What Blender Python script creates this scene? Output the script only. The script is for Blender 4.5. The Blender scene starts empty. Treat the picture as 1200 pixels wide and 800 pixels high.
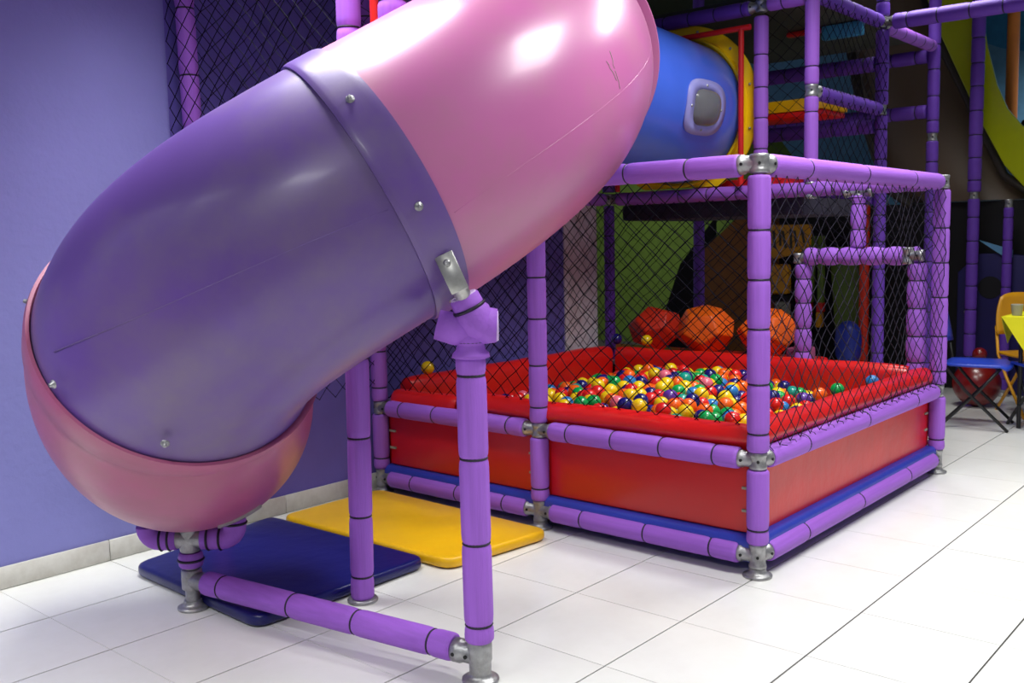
import bpy, bmesh, math, random
from mathutils import Vector, Matrix, noise
R_ = random.Random(7)
PI = math.pi
scn = bpy.context.scene
COL = scn.collection

# ------------------------------------------------------------------ camera
def make_camera():
    yaw, pitch, roll = -0.7148, 0.1023, -0.0212
    F = Vector((math.sin(yaw)*math.cos(pitch), math.cos(yaw)*math.cos(pitch), -math.sin(pitch)))
    Rt = Vector((math.cos(yaw), -math.sin(yaw), 0)); U = Rt.cross(F)
    R2 = Rt*math.cos(roll)+U*math.sin(roll); U2 = -Rt*math.sin(roll)+U*math.cos(roll)
    cd = bpy.data.cameras.new('camera'); cd.sensor_width = 36; cd.lens = 1143.95/1200*36
    cd.clip_start = .05; cd.clip_end = 60
    cd.dof.use_dof = True; cd.dof.focus_distance = 3.6; cd.dof.aperture_fstop = 5.6
    co = bpy.data.objects.new('camera', cd); COL.objects.link(co)
    M = Matrix((R2, U2, -F)).transposed().to_4x4(); M.translation = Vector((1.6995, -3.3789, 1.3101))
    co.matrix_world = M; scn.camera = co
make_camera()

# ------------------------------------------------------------------ world, lamps, exposure
w = bpy.data.worlds.new('world'); scn.world = w; w.use_nodes = True
w.node_tree.nodes['Background'].inputs[0].default_value = (.80, .82, 1, 1)
w.node_tree.nodes['Background'].inputs[1].default_value = .21
scn.view_settings.view_transform = 'Standard'; scn.view_settings.look = 'None'
scn.view_settings.exposure = -.07; scn.view_settings.gamma = 1; scn.view_settings.use_curve_mapping = False

def area(name, loc, target, sx, sy, watts, color=(.985, 1, .975), spread=PI):
    l = bpy.data.lights.new(name, 'AREA'); l.shape = 'RECTANGLE'; l.size = sx; l.size_y = sy
    l.energy = watts; l.color = color; l.spread = spread
    o = bpy.data.objects.new(name, l); COL.objects.link(o); o.location = loc
    o.rotation_euler = (Vector(target)-Vector(loc)).to_track_quat('-Z', 'Y').to_euler(); return o
SPR = math.radians(108)
area('downlight_over_slide', (-1.15, -1.30, 3.0), (-1.15, -1.30, 0), 1.1, .6, 40, spread=math.radians(86))
area('ceiling_lamp_front_left', (-1.75, -4.25, 3.2), (-1.75, -4.25, 0), 1.0, .35, 40, spread=SPR)
area('ceiling_lamp_front_middle', (-.45, -4.25, 3.2), (-.45, -4.25, 0), .8, .35, 45, spread=SPR)
area('ceiling_lamp_front_right', (1.55, -4.1, 3.2), (1.55, -4.1, 0), 1.0, .35, 64, spread=math.radians(150))
area('ceiling_lamp_middle', (.95, -.5, 3.2), (.95, -.5, 0), 1.0, .7, 50, spread=math.radians(128))
area('ceiling_lamp_over_pit', (.10, 1.0, 3.25), (.10, 1.0, 0), 1.0, .5, 50, spread=math.radians(135))
area('ceiling_lamp_over_tower', (-.6, 3.3, 3.7), (-.6, 3.3, 0), 1.3, .5, 28, spread=math.radians(105))
area('ceiling_lamp_back', (1.3, 2.4, 3.2), (1.3, 2.4, 0), 1.0, .4, 26, spread=SPR)
area('ceiling_lamp_far_room', (.6, 6.3, 3.7), (.0, 7.0, 1.6), 1.0, .3, 20, spread=math.radians(80))
area('fill_light_far_left', (-4.6, 5.0, 3.6), (-4.9, 6.4, .6), 1.2, .4, 13, spread=math.radians(80))  # added unseen fill that brightens the green of the mural

# ------------------------------------------------------------------ materials
def lin(c):
    return tuple(((v/255)/12.92 if v/255 <= .04045 else ((v/255+.055)/1.055)**2.4) for v in c)+(1,)
def mat(name, rgb, rough=.5, metal=0, coat=0, var=.06, scale=8, bump=0, bscale=60, rnd=0, dirt=None, dscale=2.5, spec=.5, sss=0, trans=0, rrough=None, stretch=None):
    m = bpy.data.materials.new(name); m.use_nodes = True; nt = m.node_tree; N = nt.nodes; L = nt.links
    b = N['Principled BSDF']
    b.inputs['Roughness'].default_value = rough; b.inputs['Metallic'].default_value = metal
    b.inputs['Coat Weight'].default_value = coat; b.inputs['Coat Roughness'].default_value = .15
    b.inputs['Specular IOR Level'].default_value = spec
    b.inputs['Transmission Weight'].default_value = trans
    tc = N.new('ShaderNodeTexCoord'); src = tc.outputs['Object']
    if stretch:
        mp = N.new('ShaderNodeMapping'); mp.inputs['Scale'].default_value = stretch; L.new(src, mp.inputs[0]); src = mp.outputs[0]
    ns = N.new('ShaderNodeTexNoise'); ns.inputs['Scale'].default_value = scale; ns.inputs['Detail'].default_value = 5
    L.new(src, ns.inputs['Vector'])
    hs = N.new('ShaderNodeHueSaturation'); hs.inputs['Color'].default_value = lin(rgb)
    mr = N.new('ShaderNodeMapRange'); mr.inputs['From Min'].default_value = .3; mr.inputs['From Max'].default_value = .7
    mr.inputs['To Min'].default_value = 1-var; mr.inputs['To Max'].default_value = 1+var
    L.new(ns.outputs['Fac'], mr.inputs['Value']); val = mr.outputs[0]
    if rnd:
        oi = N.new('ShaderNodeObjectInfo'); m2 = N.new('ShaderNodeMapRange')
        m2.inputs['To Min'].default_value = 1-rnd; m2.inputs['To Max'].default_value = 1+rnd
        L.new(oi.outputs['Random'], m2.inputs['Value']); mu = N.new('ShaderNodeMath'); mu.operation = 'MULTIPLY'
        L.new(val, mu.inputs[0]); L.new(m2.outputs[0], mu.inputs[1]); val = mu.outputs[0]
    L.new(val, hs.inputs['Value']); out = hs.outputs['Color']
    if dirt:
        n2 = N.new('ShaderNodeTexNoise'); n2.inputs['Scale'].default_value = dscale; n2.inputs['Detail'].default_value = 8
        n2.inputs['Roughness'].default_value = .65
        L.new(src, n2.inputs['Vector']); cr = N.new('ShaderNodeMapRange')
        cr.inputs['From Min'].default_value = .42; cr.inputs['From Max'].default_value = .68; cr.inputs['To Max'].default_value = dirt[1]
        L.new(n2.outputs['Fac'], cr.inputs['Value']); mx = N.new('ShaderNodeMix'); mx.data_type = 'RGBA'
        L.new(cr.outputs[0], mx.inputs[0]); L.new(out, mx.inputs[6]); mx.inputs[7].default_value = lin(dirt[0]); out = mx.outputs[2]
        if rrough:
            r2 = N.new('ShaderNodeMapRange'); r2.inputs['To Min'].default_value = rough; r2.inputs['To Max'].default_value = rrough
            L.new(cr.outputs[0], r2.inputs['Value']); L.new(r2.outputs[0], b.inputs['Roughness'])
    L.new(out, b.inputs['Base Color'])
    if bump:
        n3 = N.new('ShaderNodeTexNoise'); n3.inputs['Scale'].default_value = bscale; n3.inputs['Detail'].default_value = 3
        L.new(src, n3.inputs['Vector'])
        bp = N.new('ShaderNodeBump'); bp.inputs['Strength'].default_value = bump; bp.inputs['Distance'].default_value = .01
        L.new(n3.outputs['Fac'], bp.inputs['Height']); L.new(bp.outputs[0], b.inputs['Normal'])
    return m
M = dict(
    tile=mat('tile_ceramic', (226, 226, 222), .22, var=.02, scale=3, rnd=.015, dirt=((170, 165, 155), .12), dscale=6),
    grout=mat('grout', (62, 60, 57), .9),
    baseboard=mat('baseboard_tile', (205, 203, 196), .35, var=.03, dirt=((140, 130, 115), .3), dscale=9),
    wall=mat('wall_paint_lilac', (128, 128, 192), .75, var=.025, scale=4, bump=.25, bscale=35),
    wall2=mat('wall_violet_dark', (104, 94, 178), .8, var=.06, scale=5, bump=.2, bscale=30),  # darker, more violet tone for the wall past the tower front
    white=mat('column_plaster', (228, 224, 230), .8, var=.06, scale=5, dirt=((150, 90, 100), .5), dscale=3),
    foam=mat('purple_foam', (156, 96, 204), .62, var=.05, scale=20, bump=.18, bscale=90, rnd=.03, spec=.25),
    foamrib=mat('purple_foam_ridged', (156, 96, 204), .55, var=.09, scale=9, bump=.2, bscale=60, rnd=.03, spec=.3, stretch=(6, 6, .25)),
    foamrib_x=mat('purple_foam_ridged_x', (156, 96, 204), .55, var=.09, scale=9, bump=.2, bscale=60, rnd=.03, spec=.3, stretch=(.25, 6, 6)),
    foamrib_y=mat('purple_foam_ridged_y', (156, 96, 204), .55, var=.09, scale=9, bump=.2, bscale=60, rnd=.03, spec=.3, stretch=(6, .25, 6)),
    foamcut=mat('cut_foam', (205, 180, 225), .8),
    tie=mat('black_cable_tie', (24, 16, 40), .5),
    cord=mat('black_net_cord', (12, 10, 22), .95, spec=.1),
    cord2=mat('grey_net_cord', (58, 50, 78), .8),
    cord_sheen=mat('black_net_cord_sheen', (34, 30, 44), .8, spec=.2),  # black cord, its sheen on the side net put into the colour
    steel=mat('galvanised_steel', (168, 168, 170), .42, metal=.75, var=.18, scale=30, dirt=((110, 108, 104), .6), dscale=18, bump=.2, bscale=80),
    dark=mat('screw_recess', (12, 12, 14), .6),
    plate=mat('steel_plate', (190, 190, 186), .38, metal=.8, var=.08, scale=12, dirt=((130, 126, 118), .5), dscale=22),
    pink=mat('pink_plastic', (190, 104, 160), .33, coat=.2, var=.06, scale=2, dirt=((176, 122, 140), .6), dscale=2.2, rrough=.42),
    pink_shaded=mat('worn_shaded_pink_plastic', (168, 82, 122), .36, coat=.1, var=.08, scale=3, dirt=((150, 100, 112), .6), dscale=2.4, rrough=.5),  # pink darkened for the shade at the slide's low end, plus wear
    purple=mat('purple_plastic', (100, 70, 148), .36, coat=.1, var=.10, scale=2.5, dirt=((116, 100, 124), .85), dscale=1.6, rrough=.45),
    blue=mat('blue_plastic', (66, 104, 220), .3, coat=.3, var=.06, scale=3),
    yellow=mat('yellow_plastic', (250, 208, 14), .35, var=.05),
    redm=mat('red_painted_steel', (205, 28, 22), .4, var=.05),
    redball=mat('dark_red_rubber', (112, 10, 14), .3, coat=.3),
    redv=mat('red_vinyl', (214, 26, 22), .33, coat=.1, var=.07, scale=5, bump=.25, bscale=14),
    redp=mat('red_panel', (200, 18, 18), .34, coat=.12, var=.04, scale=2),
    bluev=mat('blue_vinyl', (44, 60, 170), .38, var=.08, scale=6, bump=.2, bscale=16),
    navyv=mat('navy_vinyl', (18, 22, 92), .3, var=.08, scale=4, bump=.3, bscale=9),
    yelv=mat('yellow_vinyl', (232, 178, 8), .36, var=.06, scale=4, bump=.3, bscale=9),
    orange=mat('orange_vinyl', (255, 108, 20), .42, var=.08, scale=9, bump=.3, bscale=25),
    orange2=mat('red_orange_vinyl', (226, 52, 24), .42, var=.08, scale=9, bump=.3, bscale=25),
    mauve=mat('mauve_vinyl', (150, 70, 110), .5),
    darktarp=mat('dark_tarp', (46, 42, 60), .85, var=.4, scale=9, bump=.8, bscale=12),
    olive=mat('olive_board', (62, 64, 52), .7, var=.1),
    hull=mat('brown_shell', (96, 80, 64), .45, var=.06, scale=2),
    hulld=mat('dark_flange', (58, 52, 46), .5),
    lime=mat('lime_plastic', (168, 178, 14), .28, coat=.2, var=.05),
    green=mat('green_plastic', (96, 122, 40), .4, var=.1),
    navy=mat('navy_board', (26, 20, 84), .6, var=.12),
    black=mat('black_paint', (10, 9, 14), .8),
    brownp=mat('ochre_board', (150, 92, 24), .6, var=.12),
    tealm=mat('teal_vinyl', (60, 140, 180), .5, var=.1, scale=30),
    chairb=mat('blue_chair_plastic', (40, 70, 190), .35),
    chairl=mat('black_steel', (14, 13, 16), .4),
    cloth=mat('yellow_tablecloth', (232, 226, 16), .6, var=.04),
    och=mat('ochre_plastic', (214, 150, 14), .4),
    greyc=mat('grey_plastic', (150, 148, 130), .6),
    foam_shaded=mat('shaded_purple_foam', (100, 54, 170), .6, var=.05, scale=20, bump=.15, bscale=90),  # same foam as the front posts, shade put into the colour
    polem=mat('orange_painted_pole', (236, 140, 62), .5),
    skyb=mat('light_blue_board', (96, 150, 190), .7),
)
def glass(name, col, rough=.05):
    m = bpy.data.materials.new(name); m.use_nodes = True; b = m.node_tree.nodes['Principled BSDF']
    n = m.node_tree.nodes.new('ShaderNodeTexNoise'); n.inputs['Scale'].default_value = 12
    r = m.node_tree.nodes.new('ShaderNodeMapRange'); r.inputs['To Min'].default_value = rough; r.inputs['To Max'].default_value = rough+.12
    m.node_tree.links.new(n.outputs['Fac'], r.inputs['Value']); m.node_tree.links.new(r.outputs[0], b.inputs['Roughness'])
    b.inputs['Base Color'].default_value = lin(col); b.inputs['Transmission Weight'].default_value = .85; b.inputs['IOR'].default_value = 1.25
    return m
M['dome'] = glass('clear_dome', (235, 235, 245)); M['bezel'] = glass('clear_bezel', (158, 156, 222), .25)
M['bezel'].node_tree.nodes['Principled BSDF'].inputs['Transmission Weight'].default_value = .15

def mural_material():
    m = bpy.data.materials.new('mural_paint'); m.use_nodes = True; nt = m.node_tree; N = nt.nodes; L = nt.links
    b = N['Principled BSDF']; b.inputs['Roughness'].default_value = .8
    g = N.new('ShaderNodeNewGeometry'); sx = N.new('ShaderNodeSeparateXYZ'); L.new(g.outputs['Position'], sx.inputs[0])
    ns = N.new('ShaderNodeTexNoise'); ns.inputs['Scale'].default_value = 1.3; L.new(g.outputs['Position'], ns.inputs['Vector'])
    def math_(op, a, c):
        n = N.new('ShaderNodeMath'); n.operation = op
        for i, v in enumerate((a, c)):
            if isinstance(v, (int, float)): n.inputs[i].default_value = v
            else: L.new(v, n.inputs[i])
        return n.outputs[0]
    wob = math_('MULTIPLY', math_('SUBTRACT', ns.outputs['Fac'], .5), .25)
    def mix(fac, a, c):
        n = N.new('ShaderNodeMix'); n.data_type = 'RGBA'; L.new(fac, n.inputs[0])
        for i, v in ((6, a), (7, c)):
            if isinstance(v, tuple): n.inputs[i].default_value = v
            else: L.new(v, n.inputs[i])
        return n.outputs[2]
    X, Z = sx.outputs[0], sx.outputs[2]
    hill = math_('LESS_THAN', math_('ADD', math_('ADD', Z, math_('MULTIPLY', X, 1.278)), wob), -1.78)   # hill slopes down to the right
    sky2 = math_('GREATER_THAN', math_('ADD', math_('ADD', Z, math_('MULTIPLY', X, .35)), wob), 2.72)
    c = mix(sky2, lin((104, 158, 196)), lin((52, 132, 182)))
    c = mix(hill, c, lin((92, 118, 36)))
    n2 = N.new('ShaderNodeTexNoise'); n2.inputs['Scale'].default_value = 14; L.new(g.outputs['Position'], n2.inputs['Vector'])
    hs = N.new('ShaderNodeHueSaturation'); L.new(c, hs.inputs['Color']); L.new(math_('ADD', math_('MULTIPLY', n2.outputs['Fac'], .5), .75), hs.inputs['Value'])
    L.new(hs.outputs[0], b.inputs['Base Color']); return m
M['mural'] = mural_material()

# ------------------------------------------------------------------ mesh helpers
class MB:
    def __init__(s): s.v = []; s.f = []; s.sm = []
    def add(s, vs, fs, smooth=True):
        n = len(s.v); s.v += [Vector(v) for v in vs]; s.f += [tuple(i+n for i in f) for f in fs]; s.sm += [smooth]*len(fs); return s
    def box(s, lo, hi):
        x0, y0, z0 = lo; x1, y1, z1 = hi
        return s.add([(x0,y0,z0),(x1,y0,z0),(x1,y1,z0),(x0,y1,z0),(x0,y0,z1),(x1,y0,z1),(x1,y1,z1),(x0,y1,z1)],
                     [(0,3,2,1),(4,5,6,7),(0,1,5,4),(1,2,6,5),(2,3,7,6),(3,0,4,7)], False)
    def lathe(s, p0, ax, prof, n=20, smooth=True, caps=True):
        """prof: list of (distance along axis, radius)"""
        ax = Vector(ax).normalized(); a = ax.orthogonal().normalized()
        if abs(ax.z) > .9: a = (Vector((1,0,0))-ax*ax.x).normalized()
        b = ax.cross(a); p0 = Vector(p0); vs = []; fs = []
        for t, r in prof:
            for k in range(n):
                th = 2*PI*k/n; vs.append(p0+ax*t+(a*math.cos(th)+b*math.sin(th))*r)
        for j in range(len(prof)-1):
            for k in range(n):
                k2 = (k+1) % n; fs.append((j*n+k, j*n+k2, (j+1)*n+k2, (j+1)*n+k))
        s.add(vs, fs, smooth)
        if caps:
            m = len(prof)
            if prof[0][1] > 1e-4: s.add(vs[:n], [tuple(reversed(range(n)))], False)
            if prof[-1][1] > 1e-4: s.add(vs[-n:], [tuple(range(n))], False)
        return s
    def cyl(s, p0, p1, r, n=14, r1=None):
        d = Vector(p1)-Vector(p0); return s.lathe(p0, d, [(0, r), (d.length, r if r1 is None else r1)], n)
    def torus(s, c, ax, R, r, n=24, m=6):
        ax = Vector(ax).normalized(); a = ax.orthogonal().normalized(); b = ax.cross(a); c = Vector(c); vs = []; fs = []
        for i in range(n):
            th = 2*PI*i/n; d = a*math.cos(th)+b*math.sin(th)
            for j in range(m):
                ph = 2*PI*j/m; vs.append(c+d*(R+r*math.cos(ph))+ax*r*math.sin(ph))
        for i in range(n):
            for j in range(m):
                fs.append((i*m+j, ((i+1)%n)*m+j, ((i+1)%n)*m+(j+1)%m, i*m+(j+1)%m))
        return s.add(vs, fs)
    def tube(s, pts, r, n=10, caps=True, ref=None):
        """swept tube with parallel-transported frame; r is a number or a list"""
        pts = [Vector(p) for p in pts]; m = len(pts); T = []
        for i in range(m): T.append((pts[min(i+1, m-1)]-pts[max(i-1, 0)]).normalized())
        a = Vector(ref) if ref else T[0].orthogonal(); vs = []; fs = []
        for i in range(m):
            a = (a-T[i]*a.dot(T[i])).normalized(); b = T[i].cross(a); rr = r[i] if isinstance(r, (list, tuple)) else r
            for k in range(n):
                th = 2*PI*k/n; vs.append(pts[i]+(a*math.cos(th)+b*math.sin(th))*rr)
        for j in range(m-1):
            for k in range(n):
                k2 = (k+1) % n; fs.append((j*n+k, j*n+k2, (j+1)*n+k2, (j+1)*n+k))
        if caps: fs.append(tuple(reversed(range(n)))); fs.append(tuple(range((m-1)*n, m*n)))
        return s.add(vs, fs)
    def prism(s, poly, off):
        """poly: 3D points in a plane, extruded by the vector off"""
        n = len(poly); off = Vector(off); p = [Vector(q) for q in poly]
        nrm = Vector((0,0,0))
        for i in range(n): nrm += p[i].cross(p[(i+1) % n])
        if nrm.dot(off) < 0: p = p[::-1]
        vs = p+[q+off for q in p]
        fs = [tuple(reversed(range(n))), tuple(range(n, 2*n))]+[(i, (i+1) % n, n+(i+1) % n, n+i) for i in range(n)]
        return s.add(vs, fs, False)
WL = {}
def obj(name, mb, material, parent=None, origin=None, bevel=0, bseg=2, subd=0, smooth_angle=None):
    c = Vector(origin) if origin else None
    if c is None:
        xs = [v.x for v in mb.v]; ys = [v.y for v in mb.v]; zs = [v.z for v in mb.v]
        c = Vector(((min(xs)+max(xs))/2, (min(ys)+max(ys))/2, min(zs)))
    me = bpy.data.meshes.new(name); me.from_pydata([v-c for v in mb.v], [], mb.f); me.update()
    me.polygons.foreach_set('use_smooth', mb.sm)
    me.materials.append(material)
    if bevel:
        bm = bmesh.new(); bm.from_mesh(me); bmesh.ops.remove_doubles(bm, verts=bm.verts, dist=1e-5)
        es = [e for e in bm.edges if len(e.link_faces) == 2 and e.calc_face_angle() > .5]
        bmesh.ops.bevel(bm, geom=es, offset=bevel, segments=bseg, profile=.6, affect='EDGES', clamp_overlap=True)
        for f in bm.faces: f.smooth = True
        bm.to_mesh(me); bm.free()
    o = bpy.data.objects.new(name, me); COL.objects.link(o)
    if bevel:
        me.set_sharp_from_angle(angle=math.radians(50))
    place(o, c, parent); return o
def place(o, c, parent=None):
    WL[o.name] = Vector(c)
    o.location = Vector(c)-(WL[parent.name] if parent else Vector((0,0,0)))
    if parent: o.parent = parent
def thing(name, label, cat, loc, group=None):
    o = bpy.data.objects.new(name, None); COL.objects.link(o); o.empty_display_size = .1
    place(o, loc); o['label'] = label; o['category'] = cat
    if group: o['group'] = group
    return o
def tag(o, label, cat, group=None, kind=None):
    o['label'] = label; o['category'] = cat
    if group: o['group'] = group
    if kind: o['kind'] = kind
    return o
def inst(src, name, c, parent=None, rot=None, scale=None):
    o = bpy.data.objects.new(name, src if isinstance(src, bpy.types.Mesh) else src.data); COL.objects.link(o); place(o, c, parent)
    if rot: o.rotation_euler = rot
    if scale: o.scale = scale
    return o

# ------------------------------------------------------------------ setting: floor of tiles, walls
T = .45; GX, GY = .0026, -.5683
WX = -2.2475
mb = MB().box((WX-.2, -4.6, -.06), (3.2, 7.2, -.004))
floor = obj('floor', mb, M['grout'], origin=(0, 0, -.06)); floor['kind'] = 'structure'
mb = MB().box((0, 0, 0), (T-.0058, T-.0024, .012))
t0 = obj('tile', mb, M['tile'], floor, origin=(0, 0, 0))
tm = t0.data; first = True
for i in range(-5, 7):
    for j in range(-6, 15):
        c = (GX+i*T+.0022, GY+j*T+.0011, -.012+R_.uniform(-.0003, .0003))
        if first: place(t0, c, floor); first = False
        else: inst(tm, 'tile', c, floor)
# left wall
mb = MB().box((WX-.15, -4.6, 0), (WX, -1.075, 3.9)); wl = obj('wall_left', mb, M['wall']); wl['kind'] = 'structure'
mb = MB().box((WX-.15, -1.075, 0), (WX, 1.70, 3.9)); wl2 = obj('wall_left', mb, M['wall2']); wl2['kind'] = 'structure'
mb = MB().box((WX-.16, 1.70, 0), (WX+.01, 2.06, 3.9)); col = obj('wall_left_pillar', mb, M['white']); col['kind'] = 'structure'
bbm = None
bb = obj('baseboard_left', MB().box((WX, -3.8, 0), (WX+.006, 1.9, .088)), M['grout']); bb['kind'] = 'structure'
for k in range(13):
    y = GY-.45*7+k*T+.45
    if y > 1.6: break
    mb = MB().box((WX+.004, y+.001, .002), (WX+.013, y+T-.0015, .09))
    if bbm is None: o = obj('tile', mb, M['baseboard'], bb, bevel=.002, bseg=1); bbm = o
    else: inst(bbm, 'tile', (WX+.0085, y+T/2, .002), bb)
mb = MB().box((-8, 7.0, 0), (3.2, 7.15, 3.9)); wb = obj('wall_back', mb, M['mural']); wb['kind'] = 'structure'
mb = MB().box((-8, 2.06, -.06), (WX-.2, 7.2, 0)); fl2 = obj('floor_back_room', mb, M['grout']); fl2['kind'] = 'structure'
mb = MB().box((-8, -1.0, 3.9), (3.2, 7.2, 4.0)); ce = obj('ceiling', mb, M['olive']); ce['kind'] = 'structure'

# ------------------------------------------------------------------ padded pipes and fittings
FR = .043
TIE = MB().torus((0,0,0), (0,0,1), FR-.0055, .0042, 22, 5)
tie_mesh = None
def cable_tie(p, ax, parent, r=FR):
    global tie_mesh
    q = Vector(ax).to_track_quat('Z', 'Y').to_euler()
    if tie_mesh is None:
        o = obj('cable_tie', TIE, M['tie'], None, origin=(0,0,0)); tie_mesh = o.data
        place(o, p, parent)
    else: o = inst(tie_mesh, 'cable_tie', p, parent)
    o.rotation_euler = q; s = r/FR; o.scale = (s, s, s)
def foam(name, p0, p1, parent, r=FR, ties=None, spacing=.185, off=.09, material=None, n=22, showties=True, groove=None):
    p0, p1 = Vector(p0), Vector(p1); ax = (p1-p0); Ln = ax.length; ax.normalize()
    if ties is None:
        ties = []; t = off
        while t < Ln-.03: ties.append(t); t += spacing*R_.uniform(.94, 1.06)
    ev = [(0, r*.86), (.006, r*.97), (.014, r)]
    for t in ties:
        if t-.03 < .015 or t+.03 > Ln-.015: continue
        if groove: ev += [(t-.045, r), (t-.028, r*.96), (t-.012, r*(groove+.08)), (t-.003, r*groove), (t+.003, r*groove), (t+.012, r*(groove+.08)), (t+.028, r*.96), (t+.045, r)]
        else: ev += [(t-.028, r), (t-.012, r*.975), (t-.003, r*.90), (t+.003, r*.90), (t+.012, r*.975), (t+.028, r)]
    ev += [(Ln-.014, r), (Ln-.006, r*.97), (Ln, r*.86)]
    mb = MB().lathe(p0, ax, ev, n)
    if material is None or material is M['foamrib']: material = M['foamrib_x' if abs(ax.x) > .7 else ('foamrib_y' if abs(ax.y) > .7 else 'foamrib')]
    o = obj(name, mb, material, parent)
    if showties:
        for t in ties:
            if t-.03 < .015 or t+.03 > Ln-.015: continue
            cable_tie(p0+ax*t, ax, o, r*(groove+.08 if groove else 1))
    return o
screw_mesh = [None]
def screw(p, ax, parent):
    q = Vector(ax).to_track_quat('Z', 'Y').to_euler()
    if screw_mesh[0] is None:
        o = obj('set_screw', MB().cyl((0,0,0), (0,0,.0045), .006, 8), M['dark'], None, origin=(0,0,0)); screw_mesh[0] = o.data; place(o, p, parent)
    else: o = inst(screw_mesh[0], 'set_screw', p, parent)
    o.rotation_euler = q; return o
def fitting(c, dirs, parent, r=.034, h=.05, foot=False):
    """cast clamp: a vertical sleeve with sockets along dirs, and set screws"""
    c = Vector(c); mb = MB()
    mb.lathe(c-Vector((0,0,h)), (0,0,1), [(0, r*.86), (.004, r), (.016, r), (.02, r*.92), (2*h-.02, r*.92), (2*h-.016, r), (2*h-.004, r), (2*h, r*.86)], 20)
    for d in dirs:
        d = Vector(d).normalized()
        mb.lathe(c+d*.012, d, [(0, r*.88), (.046, r*.88), (.05, r*1.02), (.066, r*1.02), (.07, r*.9)], 18)
    o = obj('pipe_fitting', mb, M['steel'], parent)
    for d in dirs:
        d = Vector(d).normalized(); side = d.cross(Vector((0,0,1)))
        if side.dot(Vector((1.7, -3.38, 0))-Vector((c.x, c.y, 0))) < 0: side = -side
        screw(c+d*.056+side*(r*.95), side, o)
    cam = (Vector((1.7, -3.38, 0))-Vector((c.x, c.y, 0))).normalized()
    for q in (cam, cam.cross(Vector((0,0,1)))):
        screw(c+q*(r*.86), q, o)
    if foot: foot_flange(c.x, c.y, c.z-h, parent)
    return o
def foot_flange(x, y, top, parent, s=1.0):
    mb = MB().lathe((x, y, .001), (0,0,1), [(0, .055*s), (.004, .057*s), (.009, .056*s), (.013, .044*s), (.018, .036*s), (.026, .033*s), (max(.032, top), .032*s)], 24)
    return obj('foot_flange', mb, M['steel'], parent)

W2, W1, LY = 2.163, 1.081, 2.103
ZB, ZM, ZT = .082, .456, 1.574
# --- ball pit frame
pf = thing('ball_pit_frame', 'purple foam padded pipe frame around the ball pit with red side boards', 'play frame', (-1.08, 1.05, 0))
def post(x, y, z0, z1, parent, **k): return foam('post', (x, y, z0), (x, y, z1), parent, **k)
X_ = Vector((1,0,0)); Y_ = Vector((0,1,0)); Z_ = Vector((0,0,1))
for (x, y, dirs, hid) in ((0, 0, (-X_, Y_), 0), (-W1, 0, (X_, -X_), 0), (-W2, 0, (X_, Y_), 0), (0, LY, (-X_, -Y_), 0), (-W2, LY, (X_, -Y_), 1)):
    fitting((x, y, ZB), dirs, pf, foot=True); fitting((x, y, ZM), dirs, pf, h=.034)
    fitting((x, y, ZT+.003), dirs, pf, h=.036, r=.037)
    mt = M['foam_shaded'] if hid else M['foamrib']
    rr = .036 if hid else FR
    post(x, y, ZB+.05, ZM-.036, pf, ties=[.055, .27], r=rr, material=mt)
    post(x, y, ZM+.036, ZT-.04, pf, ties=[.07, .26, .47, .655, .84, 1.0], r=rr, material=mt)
def rail(p, q, parent, **k):
    p = Vector(p); q = Vector(q); d = (q-p).normalized(); k.setdefault('off', .06); k.setdefault('spacing', .3)
    return foam('rail', p+d*.075, q-d*.075, parent, **k)
for z, kw in ((ZB, dict(spacing=.33, off=.17)), (ZM, dict(spacing=.24, off=.10)), (ZT, dict(spacing=.27, off=.16))):
    rail((-W1, 0, z), (0, 0, z), pf, **kw); rail((-W2, 0, z), (-W1, 0, z), pf, **kw)
    rail((0, 0, z), (0, LY, z), pf, **dict(kw, spacing=.62, off=.32))
    rail((-W2, 0, z), (-W2, LY, z), pf, showties=False, **kw)
    rail((-W2, LY, z), (0, LY, z), pf, spacing=.2, off=.1)
# red side boards with clips
def clip(p, d, parent):
    p = Vector(p); d = Vector(d); u = Z_
    mb = MB(); s = d.cross(u)
    mb.prism([p-u*.005, p-u*.005+d*.045, p+u*.005+d*.045, p+u*.005], s*.008)
    return obj('panel_clip', mb, M['greyc'], parent)
for x0, x1 in ((-W1+.05, -.046), (-W2+.05, -W1-.046)):
    o = obj('side_board', MB().box((x0, .022, .158), (x1, .034, ZM-.02)), M['redp'], pf, bevel=.003)
    for z in (.245, .335):
        clip((x1-.03, .0215, z), (1, 0, 0), o)
        if x0 < -1.5: clip((x0+.0, .0215, z), (1, 0, 0), o)
for y0, y1 in ((.046, LY-.046),):
    o = obj('side_board', MB().box((-.050, y0, .160), (-.038, y1, ZM-.02)), M['redp'], pf, bevel=.003)
    for z in (.245, .335): clip((-.0375, y1-.05, z), (0, 1, 0), o)
obj('back_board', MB().box((-W2+.05, LY-.02, .12), (-.05, LY-.008, ZM-.02)), M['redp'], pf)
obj('back_board', MB().box((-W2+.008, .05, .12), (-W2+.02, LY-.05, ZM-.02)), M['redp'], pf)
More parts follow.
